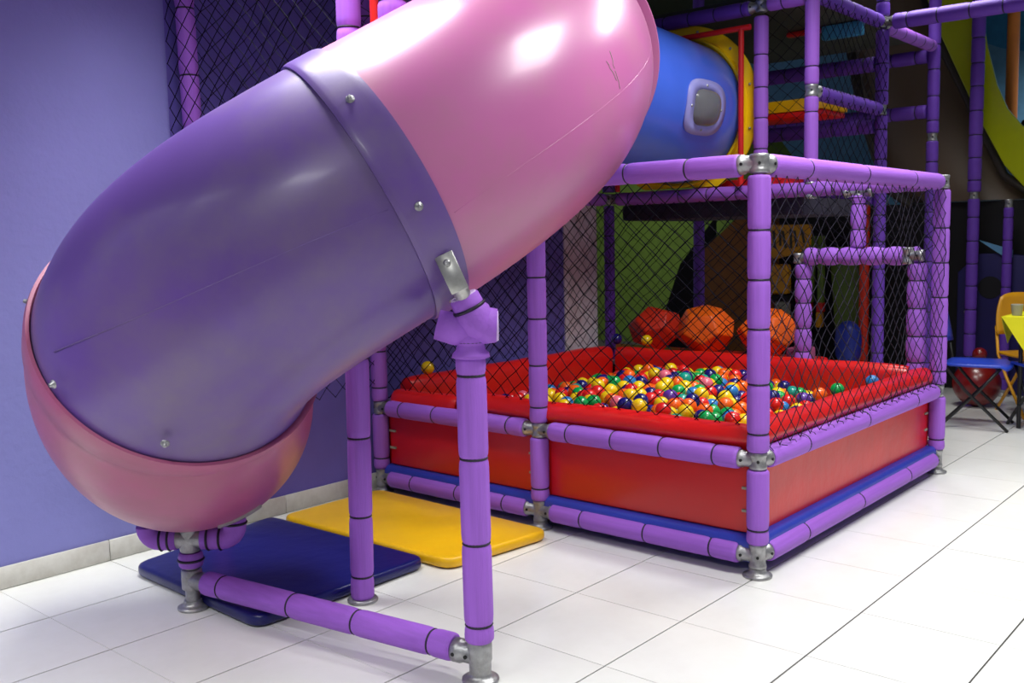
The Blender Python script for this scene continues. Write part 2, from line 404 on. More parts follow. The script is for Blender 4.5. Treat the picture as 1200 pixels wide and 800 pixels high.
# doorway hoop in the back of the pit
dh = thing('doorway_frame', 'low purple padded doorway hoop at the back of the ball pit', 'padded frame', (-.436, LY, .5))
dz = 1.175
foam('post', (-.768, LY-.01, ZM+.05), (-.768, LY-.01, dz-.035), dh, r=.05, spacing=.145, groove=.80, off=.12, material=M['foam'])
foam('post', (-.108, LY-.03, ZM+.05), (-.108, LY-.03, dz-.03), dh, r=.053, spacing=.145, groove=.80, off=.10, material=M['foam'])
foam('rail', (-.745, LY-.02, dz+.01), (-.10, LY-.02, dz+.01), dh, r=.052, spacing=.125, groove=.80, off=.08, material=M['foam'])
foam('post', (-.446, LY-.01, dz+.06), (-.446, LY-.01, ZT-.05), dh, r=.043, spacing=.15, groove=.80, off=.1, material=M['foam'])
fitting((-.79, LY-.03, dz), (X_,), dh, h=.03, r=.03); fitting((-.15, LY-.06, dz+.012), (X_,), dh, h=.045, r=.032)
fitting((-.446, LY-.01, ZT-.03), (X_, -X_), dh, h=.03, r=.03)

# --- blue base mat under the pit
bm_ = obj('base_mat', MB().box((-W2+.01, -.012, .045), (.012, LY-.01, .152)), M['bluev'], bevel=.03, bseg=4)
tag(bm_, 'royal blue vinyl mat under the ball pit, showing above the lowest purple rails', 'mat')

# --- red padded walls lining the pit
def pad(p0, p1, inward, label, z0=.152, z1=.575, th=.12, lump=.008, rise=0, seed=0, n=26):
    p0, p1, nn = Vector(p0), Vector(p1), Vector(inward); d = (p1-p0); Ln = d.length; d.normalize()
    # section: outer bottom, up, rounded top, inner bottom
    sec = [(0.034, z0), (.034, .44), (.034, .480), (.012, .505)]
    zc = z1-th/2+.005
    for k in range(9):
        a = PI-k*PI/8; sec.append((th/2+.002+math.cos(a)*(th/2), zc+math.sin(a)*(th/2)))
    sec += [(th, .48), (th-.005, .40), (th-.005, z0)]
    vs = []; fs = []; m = len(sec)
    for i in range(n+1):
        t = i/n; e = min(t, 1-t)*Ln; k = 1-max(0, 1-e/.045)**2*.25
        for (u, z) in sec:
            q = p0+d*(t*Ln)+nn*((u-th/2)*k+th/2)
            lz = (noise.noise(Vector((t*Ln*3+seed, u*3, z*3)))*lump+rise*t) if z > .47 else 0
            q = q+nn*(noise.noise(Vector((t*Ln*4+seed+9, u*5, z*5)))*lump*1.2 if z > .5 else 0); q.z = z0+(z-z0)*(1 if z < .47 else (.95+.05*k))+lz
            vs.append(q)
    for i in range(n):
        for j in range(m-1): fs.append((i*m+j, (i+1)*m+j, (i+1)*m+j+1, i*m+j+1))
    fs.append(tuple(range(m))); fs.append(tuple(reversed(range(n*m, n*m+m))))
    mb = MB().add(vs, fs, True)
    bmm = obj('padded_wall', mb, M['redv']); me = bmm.data
    b = bmesh.new(); b.from_mesh(me); bmesh.ops.recalc_face_normals(b, faces=b.faces); b.to_mesh(me); b.free()
    me.set_sharp_from_angle(angle=math.radians(60))
    tag(bmm, label, 'padding', 'red padded walls lining the ball pit'); return bmm
pad((-1.60, 0, 0), (-.05, 0, 0), (0,1,0), 'longest red padded wall along the front rail of the ball pit', seed=1)
pad((-2.10, 0, 0), (-1.63, 0, 0), (0,1,0), 'short red padded wall at the front left corner, partly behind the padded slide support post', seed=2, z1=.55)
pad((-.0, .05, 0), (-.0, 2.09, 0), (-1,0,0), 'red padded wall along the side rail right of the front corner post', seed=3, z1=.58)
pad((-W2+.005, .13, 0), (-W2+.005, 1.97, 0), (1,0,0), 'dark red padded wall of the ball pit running along the violet wall', seed=4, z1=.60)
pad((-.125, LY-.02, 0), (-2.04, LY-.02, 0), (0,-1,0), 'red padded wall at the back of the ball pit, below the doorway hoop and the orange shapes', seed=5, z1=.59)
bench = obj('padded_ledge', MB().box((-2.44, LY+.045, 0), (-.82, LY+.50, .538)), M['redv'], bevel=.03, bseg=3)
tag(bench, 'red vinyl ledge behind the ball pit carrying the orange foam shapes', 'padding')

# ------------------------------------------------------------------ nets
def net(label, o, u, v, W, H, cw=.092, ch=.082, r=.0021, sag=.012, keep=None, wrap=None, seed=0, mt='cord', group='black diamond safety nets', skew=0):
    o, u, v = Vector(o), Vector(u).normalized(), Vector(v).normalized(); nn = u.cross(v); mb = MB()
    ni = int(round(W/cw*2)); nj = int(round(H/ch*2)); cw = W/ni*2; ch = H/nj*2; P = {}
    for i in range(ni+1):
        for j in range(nj+1):
            if (i+j) % 2: continue
            e = 0 if (i in (0, ni) or j in (0, nj)) else 1
            a = i*cw/2+e*(noise.noise(Vector((i*.31+seed, j*.23, 1)))*sag+R_.uniform(-.003, .003)); c = j*ch/2+e*(noise.noise(Vector((i*.27+seed, j*.35, 7)))*sag+R_.uniform(-.003, .003))
            P[i, j] = o+u*(a+skew*c)+v*c+nn*(e*noise.noise(Vector((i*.13+seed, j*.17, 3)))*sag*1.5)
    def seg(p, q):
        d = (q-p).normalized(); a = nn; b = d.cross(a).normalized()
        vs = [p+(a*math.cos(k)+b*math.sin(k))*r for k in (0, 2*PI/3, 4*PI/3)]+[q+(a*math.cos(k)+b*math.sin(k))*r for k in (0, 2*PI/3, 4*PI/3)]
        mb.add(vs, [(0,1,4,3), (1,2,5,4), (2,0,3,5)], True)
    for (i, j), p in P.items():
        for di in (-1, 1):
            q = P.get((i+di, j+1))
            if q is None: continue
            if keep and not keep(i*cw/2+di*cw/4, j*ch/2+ch/4): continue
            seg(p, q)
        if j == 0 and wrap and (not keep or keep(i*cw/2, .01)):   # lacing over the rail below
            L = [p+nn*wrap*.052*math.sin(a)-v*(.046-.052*math.cos(a))+u*R_.uniform(-.02, .02) for a in (0, .3, .55)]
            for a, b in zip(L, L[1:]): seg(a, b)
        if i % 2 == 0 and j % 2 == 0 or (i+j) % 2 == 0:
            s = r*1.7; mb.add([p+u*s, p-u*s, p+v*s, p-v*s, p+nn*s, p-nn*s], [(0,2,4),(2,1,4),(1,3,4),(3,0,4),(2,0,5),(1,2,5),(3,1,5),(0,3,5)])
    ob = obj('safety_net', mb, M[mt]); tag(ob, label, 'net', group); return ob
net('black diamond safety net across the front of the ball pit', (-W2+.02, .048, ZM+.045), X_, Z_, W2-.04, ZT-ZM-.085, wrap=1, seed=1, r=.0025)
net('black safety net down the side of the ball pit right of the front corner post', (.03, .03, ZM+.045), Y_, Z_, LY-.06, ZT-ZM-.085, wrap=1, seed=2, sag=.02, mt='cord_sheen')
net('black safety net along the violet wall on the left of the ball pit', (-W2+.03, .03, ZM+.16), Y_, Z_, LY-.06, ZT-ZM-.2, seed=3, mt='cord')
net('safety net closing the back of the ball pit around the doorway hoop', (-W2+.02, LY-.03, ZM+.14), X_, Z_, W2-.04, ZT-ZM-.18, seed=4, keep=lambda a, c: not (a > W2-.80 and c < .60))

# ------------------------------------------------------------------ left net tower
lt = thing('net_tower_frame', 'tall purple padded posts of the netted tower behind the tube slide', 'play frame', (-1.6, -1.08, 0))
TY = -1.05
foam('post', (-1.022, -1.115, .012), (-1.010, TY-.03, 2.72), lt, ties=[.085, .31, .60, .89, 1.18, 1.47, 1.76, 2.05, 2.34])
mb = MB().lathe((-1.022, -1.115, .001), (0,0,1), [(0, .055), (.008, .057), (.012, .053), (.014, .03)], 24); obj('foot_flange', mb, M['steel'], lt)
foam('post', (-2.163, -.985, .05), (-2.163, -1.03, 2.72), lt, ties=[.1, .36, .64, .92, 1.2, 1.48, 1.77, 2.0, 2.28], r=.041)
foot_flange(-2.163, -.985, .05, lt)
foam('post', (-W2, 0, ZT+.05), (-W2, 0, 2.72), lt)
for a, b in (((-W2, -1.03, 2.76), (-.70, -1.07, 2.76)), ((-W2, 0, 2.76), (-.70, 0, 2.76)), ((-W2, -1.03, 2.76), (-W2, 0, 2.76))): foam('rail', a, b, lt)
foam('post', (-.80, -1.075, 2.03), (-.80, -1.075, 2.72), lt, r=.05)
mb = MB().cyl((-.885, -1.075, 2.0), (-.885, -1.075, 2.74), .02, 16); o = obj('bar', mb, M['redm'], lt); o['label'] = 'red painted upright bar'
obj('deck', MB().box((-W2, -1.03, 2.80), (-.72, 0, 2.88)), M['darktarp'], lt)
net('black safety net on the front of the tall tower, above the tube slide', (-2.22, -1.085, 1.35), X_, Z_, 1.17, 1.36, seed=5, cw=.10, ch=.095)
net('black safety net between the tall tower and the violet wall', (-W2+.01, -1.0, .55), Y_, Z_, 1.0, 2.16, seed=6, cw=.10, ch=.095)
net('grey sagging safety net inside the tall tower', (-2.1, -.25, 1.45), X_, Z_, 1.05, 1.3, seed=7, cw=.12, ch=.11, sag=.05, mt='cord2')

# ------------------------------------------------------------------ back tower
bt = thing('back_tower_frame', 'dim purple padded climbing tower standing behind the ball pit', 'play frame', (-1.2, 3.2, 0))
def tfit(x, y, z, dirs, r=.034): fitting((x, y, z), dirs, bt, r=r, h=.035)
foam('post', (-1.05, LY, ZT-.03), (-1.05, LY, 2.60), bt, spacing=.19)
foam('post', (-.734, LY, ZT+.04), (-.734, LY, 2.10), bt, spacing=.5, off=.4, r=.040)
foam('post', (-.734, LY, 2.17), (-.734, LY, 2.64), bt, spacing=.35, off=.1, r=.041)
fitting((-.734, LY, ZT-.005), (X_, -X_), bt, r=.036, h=.05)
tfit(-.734, LY, 2.135, (Y_,), .038); tfit(-1.05, LY, 2.66, (X_, -X_)); tfit(-.734, LY, 2.68, (X_, Y_))
foam('rail', (-1.98, LY, 2.66), (-1.12, LY, 2.66), bt, material=M['foam_shaded']); foam('rail', (-1.0, LY, 2.665), (-.78, LY, 2.665), bt)
P_ = M['foam_shaded']
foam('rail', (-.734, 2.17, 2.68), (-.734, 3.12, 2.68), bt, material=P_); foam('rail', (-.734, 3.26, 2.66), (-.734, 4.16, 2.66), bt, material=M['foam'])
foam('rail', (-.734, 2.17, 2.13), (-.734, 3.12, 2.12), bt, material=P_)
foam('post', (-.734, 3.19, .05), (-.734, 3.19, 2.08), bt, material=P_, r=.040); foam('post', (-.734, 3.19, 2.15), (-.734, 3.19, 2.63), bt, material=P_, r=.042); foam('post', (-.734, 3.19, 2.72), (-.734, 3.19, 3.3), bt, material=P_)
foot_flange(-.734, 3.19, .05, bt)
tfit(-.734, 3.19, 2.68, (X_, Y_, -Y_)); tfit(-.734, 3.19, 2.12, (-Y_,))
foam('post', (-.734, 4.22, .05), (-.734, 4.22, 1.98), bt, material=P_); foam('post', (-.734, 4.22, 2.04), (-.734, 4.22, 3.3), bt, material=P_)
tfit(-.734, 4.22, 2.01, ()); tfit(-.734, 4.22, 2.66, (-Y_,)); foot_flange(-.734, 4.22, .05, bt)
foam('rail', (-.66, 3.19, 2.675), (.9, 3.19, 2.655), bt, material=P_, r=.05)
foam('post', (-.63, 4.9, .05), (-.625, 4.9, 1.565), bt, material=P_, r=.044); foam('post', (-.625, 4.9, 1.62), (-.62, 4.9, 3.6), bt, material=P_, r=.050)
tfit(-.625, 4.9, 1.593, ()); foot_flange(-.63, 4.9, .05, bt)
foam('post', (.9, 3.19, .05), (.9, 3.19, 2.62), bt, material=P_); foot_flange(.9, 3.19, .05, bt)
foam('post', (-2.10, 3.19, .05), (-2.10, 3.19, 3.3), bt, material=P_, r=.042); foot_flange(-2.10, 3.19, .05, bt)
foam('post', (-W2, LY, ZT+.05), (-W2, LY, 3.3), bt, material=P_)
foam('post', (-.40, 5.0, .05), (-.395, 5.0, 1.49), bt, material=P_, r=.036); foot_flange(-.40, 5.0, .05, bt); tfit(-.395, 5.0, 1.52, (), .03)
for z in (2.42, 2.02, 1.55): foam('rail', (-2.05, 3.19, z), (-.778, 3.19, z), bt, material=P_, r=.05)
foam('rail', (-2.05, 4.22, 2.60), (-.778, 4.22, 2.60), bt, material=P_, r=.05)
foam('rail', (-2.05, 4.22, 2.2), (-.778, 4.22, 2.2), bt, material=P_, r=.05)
# decks
o = obj('deck', MB().box((-2.10, LY+.06, 1.43), (-.80, 3.13, 1.535)), M['darktarp'], bt, bevel=.02); o['label'] = 'dark underside of the lower deck'
o = obj('deck', MB().box((-2.10, LY+.06, 2.70), (-.79, 4.15, 2.74)), M['olive'], bt); o['label'] = 'dark olive underside of the top deck'
mt_ = obj('deck_mat', MB().box((-1.55, LY+.06, 1.58), (-.79, 3.0, 1.66)), M['redv'], bevel=.015); tag(mt_, 'red vinyl mat on the low deck just above the back rail of the ball pit', 'mat')
mt_ = obj('deck_mat', MB().box((-1.75, 2.45, 2.075), (-.80, 2.80, 2.15)), M['yelv'], bevel=.015); tag(mt_, 'yellow vinyl mat on the middle deck of the back tower', 'mat')
mt_ = obj('deck_mat', MB().box((-1.75, 2.46, 2.04), (-.81, 2.78, 2.073)), M['redv'], bevel=.01); tag(mt_, 'red vinyl mat under the yellow mat on the middle deck', 'mat')
mt_ = obj('deck_mat', MB().box((-1.36, 3.08, 2.66), (-1.12, 3.14, 2.695)), M['redv'], bevel=.02); tag(mt_, 'red pad high in the back tower beside the teal pad', 'mat')
mt_ = obj('deck_mat', MB().box((-1.10, 3.06, 2.60), (-.82, 3.12, 2.695)), M['tealm'], bevel=.02); tag(mt_, 'teal patterned pad high in the back tower', 'mat')
net('dark safety net on the back tower above the ball pit doorway', (-1.06, LY+.05, ZT+.06), X_, Z_, .32, 1.0, seed=8, cw=.1, ch=.09)
net('dark safety net along the side of the back tower', (-.70, LY+.05, ZT+.06), Y_, Z_, 1.05, 1.05, seed=9, cw=.1, ch=.09)

# red frame and yellow flange that receive the blue tube
rf = thing('red_entry_frame', 'red steel frame around the yellow ring at the mouth of the blue tube', 'frame', (-1.615, LY+.06, 1.6))
for a, b in (((-1.150, LY-.06, 1.62), (-1.150, LY-.06, 2.54)), ((-2.05, LY-.06, 1.62), (-2.05, LY-.06, 2.54)), ((-2.05, LY-.06, 2.54), (-1.09, LY-.06, 2.54))):
    obj('bar', MB().cyl(a, b, .017, 14), M['redm'], rf)

# ------------------------------------------------------------------ tube slide
CT = [(-3.659, -1.2409, .4969), (-2.5608, -1.1714, .5133), (-1.7044, -1.3223, .6585), (-1.2257, -1.7052, .7975), (-1.0159, -1.8283, 1.1452),
      (-.5331, -1.2908, 1.5226), (-.4458, -.6467, 1.8791), (-1.1228, .0039, 2.1892), (-1.6949, .9451, 2.170), (-1.5052, 2.2161, 2.00)]
J1, J2, J3 = 2.6657, 3.9546, 5.3712; SR = .4352
def bs(t):
    t = min(max(t, 0), len(CT)-3-1e-6); i = int(t); u = t-i; c = [Vector(q) for q in CT[i:i+4]]
    P = ((1-u)**3*c[0]+(3*u**3-6*u*u+4)*c[1]+(-3*u**3+3*u*u+3*u+1)*c[2]+u**3*c[3])/6
    D = (-(1-u)**2*c[0]+(3*u*u-4*u)*c[1]+(-3*u*u+2*u+1)*c[2]+u*u*c[3])/2
    return P, D.normalized()
slide = thing('tube_slide', 'large twisting tube slide of pink, purple and blue plastic sections', 'slide', (-.9, -1.3, 0))
NS = 96
def ring(P, Tn, r):
    a = Tn.cross(Z_).normalized(); b = a.cross(Tn)
    return [P+(a*math.cos(2*PI*k/NS)+b*math.sin(2*PI*k/NS))*r for k in range(NS)]
def shell(name, rows, material, label, parent=slide):
    """rows: list of (P, T, r); walls are closed into a thin shell by returning inside"""
    vs = []; fs = []
    for P, Tn, r in rows: vs += ring(P, Tn, r)
    m = len(rows)
    for j in range(m):
        j2 = (j+1) % m
        for k in range(NS): fs.append((j*NS+k, j*NS+(k+1) % NS, j2*NS+(k+1) % NS, j2*NS+k))
    o = obj(name, MB().add(vs, fs, True), material, parent); o['label'] = label
    b = bmesh.new(); b.from_mesh(o.data); bmesh.ops.recalc_face_normals(b, faces=b.faces); b.to_mesh(o.data); b.free()
    o.data.set_sharp_from_angle(angle=math.radians(45)); return o
def span(t0, t1, n, r, Nf=None):
    out = []
    for i in range(n+1):
        t = t0+(t1-t0)*i/n; P, Tn = bs(t)
        out.append((P, (Nf(t, Tn) if Nf else Tn), r))
    return out
TILT = Vector((.114, -.180, -.204))
def Nlow(t, Tn):
    k = math.exp(-((t-J1)/.32)**2); return (Tn+TILT*k).normalized()
TH = .012
# straight run to the yellow ring
PE, TE = bs(6.999)
ends = [(PE.lerp(Vector((-1.615, 2.10, 2.09)), k/10), None) for k in range(0, 11)]
def tail(r, n0=0):
    out = []
    for i in range(n0, 11):
        P = ends[i][0]; d = Vector((-.02, 1, -.01)).normalized(); out.append((P, (TE.lerp(d, min(1, i/4))).normalized(), r))
    return out
lower = [(P, n, SR+.004) for P, n, _ in span(1.42, J1-.05, 26, 0, Nlow)]
lipt = J1+.012
Pl, nl = bs(lipt); nl = Nlow(lipt, nl); Pk, nk = bs(J1-.075); nk = Nlow(J1-.075, nk)
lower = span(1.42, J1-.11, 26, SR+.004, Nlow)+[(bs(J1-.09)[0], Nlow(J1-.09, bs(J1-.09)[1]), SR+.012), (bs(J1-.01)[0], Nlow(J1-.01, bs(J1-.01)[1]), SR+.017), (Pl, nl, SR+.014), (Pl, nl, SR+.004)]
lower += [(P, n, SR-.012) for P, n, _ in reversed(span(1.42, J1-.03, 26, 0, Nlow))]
s_low = shell('exit_section', lower, M['pink_shaded'], 'worn pink exit section, darkened for shade, with an overlapping rim')
pur = span(J1-.02, J2-.10, 36, SR-.002, Nlow)
pur += [(P, n, SR-.016) for P, n, _ in reversed(pur)]
s_pur = shell('middle_section', pur, M['purple'], 'scuffed purple middle section')
c0 = J2-.135
colr = [(bs(c0)[0], bs(c0)[1], SR-.001), (bs(c0)[0], bs(c0)[1], SR+.006), (bs(c0+.012)[0], bs(c0+.008)[1], SR+.009)]+span(c0+.02, J2-.014, 6, SR+.010)+[(bs(J2)[0], bs(J2)[1], SR+.008), (bs(J2)[0], bs(J2)[1], SR-.001)]
s_col = shell('joint_collar', colr, M['purple'], 'raised purple joint collar between purple and pink sections')
pk = span(J2-.05, J3-.04, 44, SR)
pk += [(bs(J3-.04)[0], bs(J3-.04)[1], SR+.028), (bs(J3-.034)[0], bs(J3-.034)[1], SR+.031), (bs(J3)[0], bs(J3)[1], SR+.031)]
pk += [(P, n, SR-.014) for P, n, _ in reversed(span(J2-.05, J3, 44, 0))]
s_pink = shell('upper_section', pk, M['pink'], 'glossy light pink upper section with scratches')
bl = [(bs(J3+.004)[0], bs(J3+.004)[1], SR+.030), (bs(J3+.03)[0], bs(J3+.03)[1], SR+.030), (bs(J3+.032)[0], bs(J3+.032)[1], SR)]
blb = span(J3+.04, 6.98, 40, SR)+tail(SR, 1)
bl = bl+blb+[(P, n, SR-.014) for P, n, _ in reversed(blb)]+[(bs(J3+.004)[0], bs(J3+.004)[1], SR-.014)]
s_blue = shell('blue_section', bl, M['blue'], 'shiny blue section with a round window')
# yellow ring
mb = MB(); c = Vector((-1.615, LY+.012, 2.09)); rows = [(0, SR-.03), (0, SR+.012), (-.03, SR+.016), (-.034, SR+.03), (0, SR+.034), (.002, SR+.105), (.012, SR+.107), (.016, SR+.09), (.014, SR-.03)]
vs = []; fs = []
for d, r in rows:
    for k in range(NS): vs.append(c+Vector((math.cos(2*PI*k/NS)*r, d, math.sin(2*PI*k/NS)*r)))
for j in range(len(rows)):
    j2 = (j+1) % len(rows)
    for k in range(NS): fs.append((j*NS+k, j2*NS+k, j2*NS+(k+1) % NS, j*NS+(k+1) % NS))
for v in vs:
    v.z = max(v.z, 1.625)
yo = obj('entry_ring', mb.add(vs, fs), M['yellow'], slide); yo['label'] = 'yellow bolted entry ring'; yo.data.set_sharp_from_angle(angle=math.radians(35))
for k in range(12):
    a = 2*PI*(k+.5)/12
    if math.sin(a) < -.7: continue
    a = a; q = c+Vector((math.cos(a)*(SR+.07), -.002, math.sin(a)*(SR+.07)))
    obj('bolt', MB().lathe(q, (0,-1,0), [(0, .009), (.006, .008), (.009, .004)], 8), M['steel'], yo)
# bolts on the joints
def surf(t, deg, r):
    P, Tn = bs(t); a = Tn.cross(Z_).normalized(); b = a.cross(Tn); th = math.radians(deg); n = a*math.cos(th)+b*math.sin(th)
    return P+n*r, n, Tn
def bolt(t, deg, r, parent, s=1.0, ln=.012):
    p, n, Tn = surf(t, deg, r)
    mb = MB().lathe(p, n, [(0, .016*s), (.003, .016*s), (.0035, .009*s), (ln, .008*s), (ln+.002, .005*s)], 12)
    return obj('bolt', mb, M['steel'], parent)
for dg in (100, 183, 300, 350, 35): bolt(J2-.07, dg, SR+.009, s_col, .8)
for dg in (100, 190, 300, 345, 30): bolt(J1-.04, dg, SR+.013, s_low, .8)
for dg in range(10, 360, 40): 
    p, n, Tn = surf(J3, dg, SR+.024)
    obj('bolt', MB().cyl(p-Tn*.018, p+Tn*.03, .006, 8), M['steel'], s_pink)
# moulded seams: slim raised ridges
def seam(t0, t1, d0, d1, r, parent, m, name='mould_seam'):
    pts = []
    for i in range(41):
        k = i/40; p, n, Tn = surf(t0+(t1-t0)*k, d0+(d1-d0)*k, r-.0012); pts.append(p)
    return obj(name, MB().tube(pts, .0017, 6), m, parent)
seam(J2+.02, J3-.05, 342, 374, SR, s_pink, M['pink']); seam(J2+.02, J3-.05, 162, 194, SR, s_pink, M['pink'])
seam(J1+.03, J2-.15, 358, 353, SR-.002, s_pur, M['purple']); seam(J1+.03, J2-.15, 178, 173, SR-.002, s_pur, M['purple'])
# bottom bracket strip on the exit section
def strip(t0, t1, deg, w, r, parent, d1=None):
    vs = []; fs = []
    for i in range(9):
        k = i/8; dd = deg+((d1 or deg)-deg)*k; p, n, Tn = surf(t0+(t1-t0)*k, dd, r); s = n.cross((surf(t0+(t1-t0)*min(1, k+.05), dd+((d1 or deg)-deg)*.05, r)[0]-surf(t0+(t1-t0)*(k-.05), dd-((d1 or deg)-deg)*.05, r)[0]).normalized())
        vs += [p-s*w/2-n*.004, p+s*w/2-n*.004, p+s*w/2+n*.006, p-s*w/2+n*.006]
    for i in range(8):
        for j in range(4): fs.append((i*4+j, (i+1)*4+j, (i+1)*4+(j+1) % 4, i*4+(j+1) % 4))
    fs += [(0,1,2,3), (35,34,33,32)]
    return obj('bracket_strip', MB().add(vs, fs, False), M['plate'], parent)
strip(1.62, 1.62, 237, .05, SR+.006, s_low, d1=258)
# scratches on the pink section
def scratch(t, d, dt, dd, n=6):
    pts = []
    for i in range(n):
        k = i/(n-1); p, nn_, Tn = surf(t+dt*k+R_.uniform(-.004, .004), d+dd*k+R_.uniform(-.4, .4), SR+.0003); pts.append(p)
    return obj('scratch', MB().tube(pts, .0011, 5), M['greyc'], s_pink)
scratch(4.735, 17, -.022, -7); scratch(4.715, 9, -.006, -8); scratch(4.69, 14, .01, -9)
# window on the blue section
wn = Vector((.985, 0, -.17)).normalized(); wy = Vector((0, 1, 0)); wz = wn.cross(wy); wz = wz if wz.z > 0 else -wz
wc = Vector((-1.592, 1.64, 2.116))
def blob(ry, rz, n=48, p=3.2):
    out = []
    for k in range(n):
        a = 2*PI*k/n; c_, s_ = math.cos(a), math.sin(a); q = (abs(c_)**p+abs(s_)**p)**(-1/p); out.append((ry*q*c_, rz*q*s_))
    return out
def cylpt(yy, zz, r):
    a = zz/SR; return wc+wy*yy+(wn*math.cos(a)+wz*math.sin(a))*r
def patch(ry, rz, r0, r1, mtl, name, parent, dome=0, inner=None):
    n = 48; ou = blob(ry, rz, n); vs = []; fs = []
    if inner:
        inn = blob(inner[0], inner[1], n)
        for L, rr in ((ou, r0), (ou, r1), (inn, r1+.002), (inn, r0)): vs += [cylpt(y, z, rr) for y, z in L]
        for j in range(4):
            j2 = (j+1) % 4
            for k in range(n): fs.append((j*n+k, j*n+(k+1) % n, j2*n+(k+1) % n, j2*n+k))
    else:
        rg = 7
        for q in range(rg):
            s_ = 1-(q/(rg))**1.0; h = dome*math.sqrt(max(0, 1-s_*s_)); vs += [cylpt(y*s_, z*s_, r0+h) for y, z in ou]
        vs.append(cylpt(0, 0, r0+dome))
        for q in range(rg-1):
            for k in range(n): fs.append((q*n+k, q*n+(k+1) % n, (q+1)*n+(k+1) % n, (q+1)*n+k))
        for k in range(n): fs.append(((rg-1)*n+k, (rg-1)*n+(k+1) % n, rg*n))
    o = obj(name, MB().add(vs, fs), mtl, parent)
    b = bmesh.new(); b.from_mesh(o.data); bmesh.ops.recalc_face_normals(b, faces=b.faces); b.to_mesh(o.data); b.free(); return o
wb_ = patch(.215, .155, SR+.002, SR+.012, M['bezel'], 'window_bezel', s_blue, inner=(.14, .10))
patch(.146, .104, SR+.003, 0, M['black'], 'window_dark_disc', s_blue, dome=.001)  # black disc painted for the unlit inside; the tube has no hole
patch(.144, .103, SR+.006, 0, M['dome'], 'window_dome', s_blue, dome=.055)
for y, z in ((-.165, 0), (.165, 0), (0, .122), (0, -.122)):
    q = cylpt(y, z, SR+.010); obj('bolt', MB().lathe(q, wn, [(0, .009), (.006, .007), (.008, .003)], 8), M['steel'], wb_)

# ------------------------------------------------------------------ slide support (two legs and a base bar)
ss = thing('slide_support', 'purple padded steel stand under the tube slide with two legs and a floor bar', 'stand', (-.85, -1.44, 0))
n1 = Vector((-.232, -1.33, 0)); n2 = Vector((-1.462, -1.545, 0)); E_ = Vector((.755, .655, 0))
foam('post', n1+Z_*.125, n1+Vector((-.008, 0, .985)), ss, r=.0445, ties=[.052, .30, .555, .80])
foam('rail', n2+Vector((.075, .012, .108)), n1+Vector((-.09, -.015, .085)), ss, r=.043, ties=[.085, .42, .70, 1.0])
# near leg foot fitting
bd = (n2-n1).normalized()
mb = MB().lathe(n1+Z_*.02, Z_, [(0, .033), (.04, .034), (.05, .037), (.10, .037), (.108, .034), (.118, .03)], 20)
mb.lathe(n1+Z_*.08, bd, [(.01, .032), (.06, .032), (.064, .037), (.088, .037), (.09, .03)], 20); f1 = obj('pipe_fitting', mb, M['steel'], ss)
s_ = bd.cross(Z_); s_ = s_ if s_.dot(Vector((1.7, -3.38, 0))-n1) > 0 else -s_
for t in (.03, .075): screw(n1+Z_*.08+bd*t+s_*.034, s_, f1)
foot_flange(n1.x, n1.y, .03, ss)
# far leg: pipe, tee, foam ring, fork
foot_flange(n2.x, n2.y, .03, ss)
mb = MB().cyl(n2+Z_*.02, n2+Z_*.24, .026, 18)
mb.lathe(n2+Z_*.075, Z_, [(0, .034), (.004, .037), (.07, .037), (.074, .034)], 20)
mb.lathe(n2+Z_*.108, (n1-n2).normalized(), [(.0, .034), (.07, .034), (.074, .038), (.09, .038)], 18)
mb.lathe(n2+Z_*.215, Z_, [(0, .034), (.004, .037), (.05, .036), (.085, .036)], 20)
mb.lathe(n2+Z_*.262-E_*.055, E_, [(0, .036), (.11, .036)], 20)
obj('pipe_fitting', mb, M['steel'], ss)
o = foam('foam_ring', n2+Z_*.158, n2+Z_*.212, ss, r=.044, ties=[]); cable_tie(n2+Z_*.185, Z_, o, .051)
zf = Z_*.262
def arm(sg, reach, up, r):
    pts = [n2+zf+E_*sg*.045, n2+zf+E_*sg*(reach-.045)]
    for k in range(1, 7):
        a = k*PI/12; pts.append(n2+zf+E_*sg*(reach-.045+.045*math.sin(a))+Z_*(.045-.045*math.cos(a)))
    pts.append(n2+zf+E_*sg*reach+Z_*(.045+up)); o = obj('fork_arm', MB().tube(pts, r, 20), M['foam'], ss)
    for t in (.07, reach-.05): cable_tie(n2+zf+E_*sg*t, E_, o, r*1.16)
    return o
arm(-1, .150, .004, .041); o = arm(1, .165, .045, .042); cable_tie(n2+zf+E_*.165+Z_*.055, Z_, o, .0488)
o = obj('bracket_plate', MB().box((-.11, -.03, -.004), (.08, .03, .004)), M['plate'], ss, origin=(0,0,0)); o.rotation_euler = (.1, -.05, math.atan2(E_.y, E_.x)); place(o, n2+Z_*.315, ss)
# crown of the near leg
cz = n1+Vector((-.006, 0, 0))
CV = Vector((.69, -.72, 0)).normalized()    # towards the open side of the stand
mb = MB().lathe(cz+Z_*.975, Z_, [(0, .047), (.003, .056), (.014, .054), (.024, .044), (.04, .040)], 22); obj('foam_ring', mb, M['foam'], ss)
mb = MB().lathe(cz+Z_*1.005, Z_, [(0, .038), (.02, .043), (.045, .044), (.05, .03)], 22); o = obj('foam_ring', mb, M['foam'], ss); cable_tie(cz+Z_*1.022, Z_, o, .044)
mb = MB().tube([cz+Z_*1.055+E_*.01, cz+Z_*1.06-E_*.04, cz+Z_*1.075-E_*.095], [.045, .048, .044], 20); obj('crown_stub', mb, M['foam'], ss)
mb = MB().tube([cz+Z_*1.07+E_*.0+CV*.0, cz+Z_*1.07+E_*.04, cz+Z_*1.068+E_*.078], [.054, .055, .049], 20); o = obj('crown_stub', mb, M['foam'], ss)
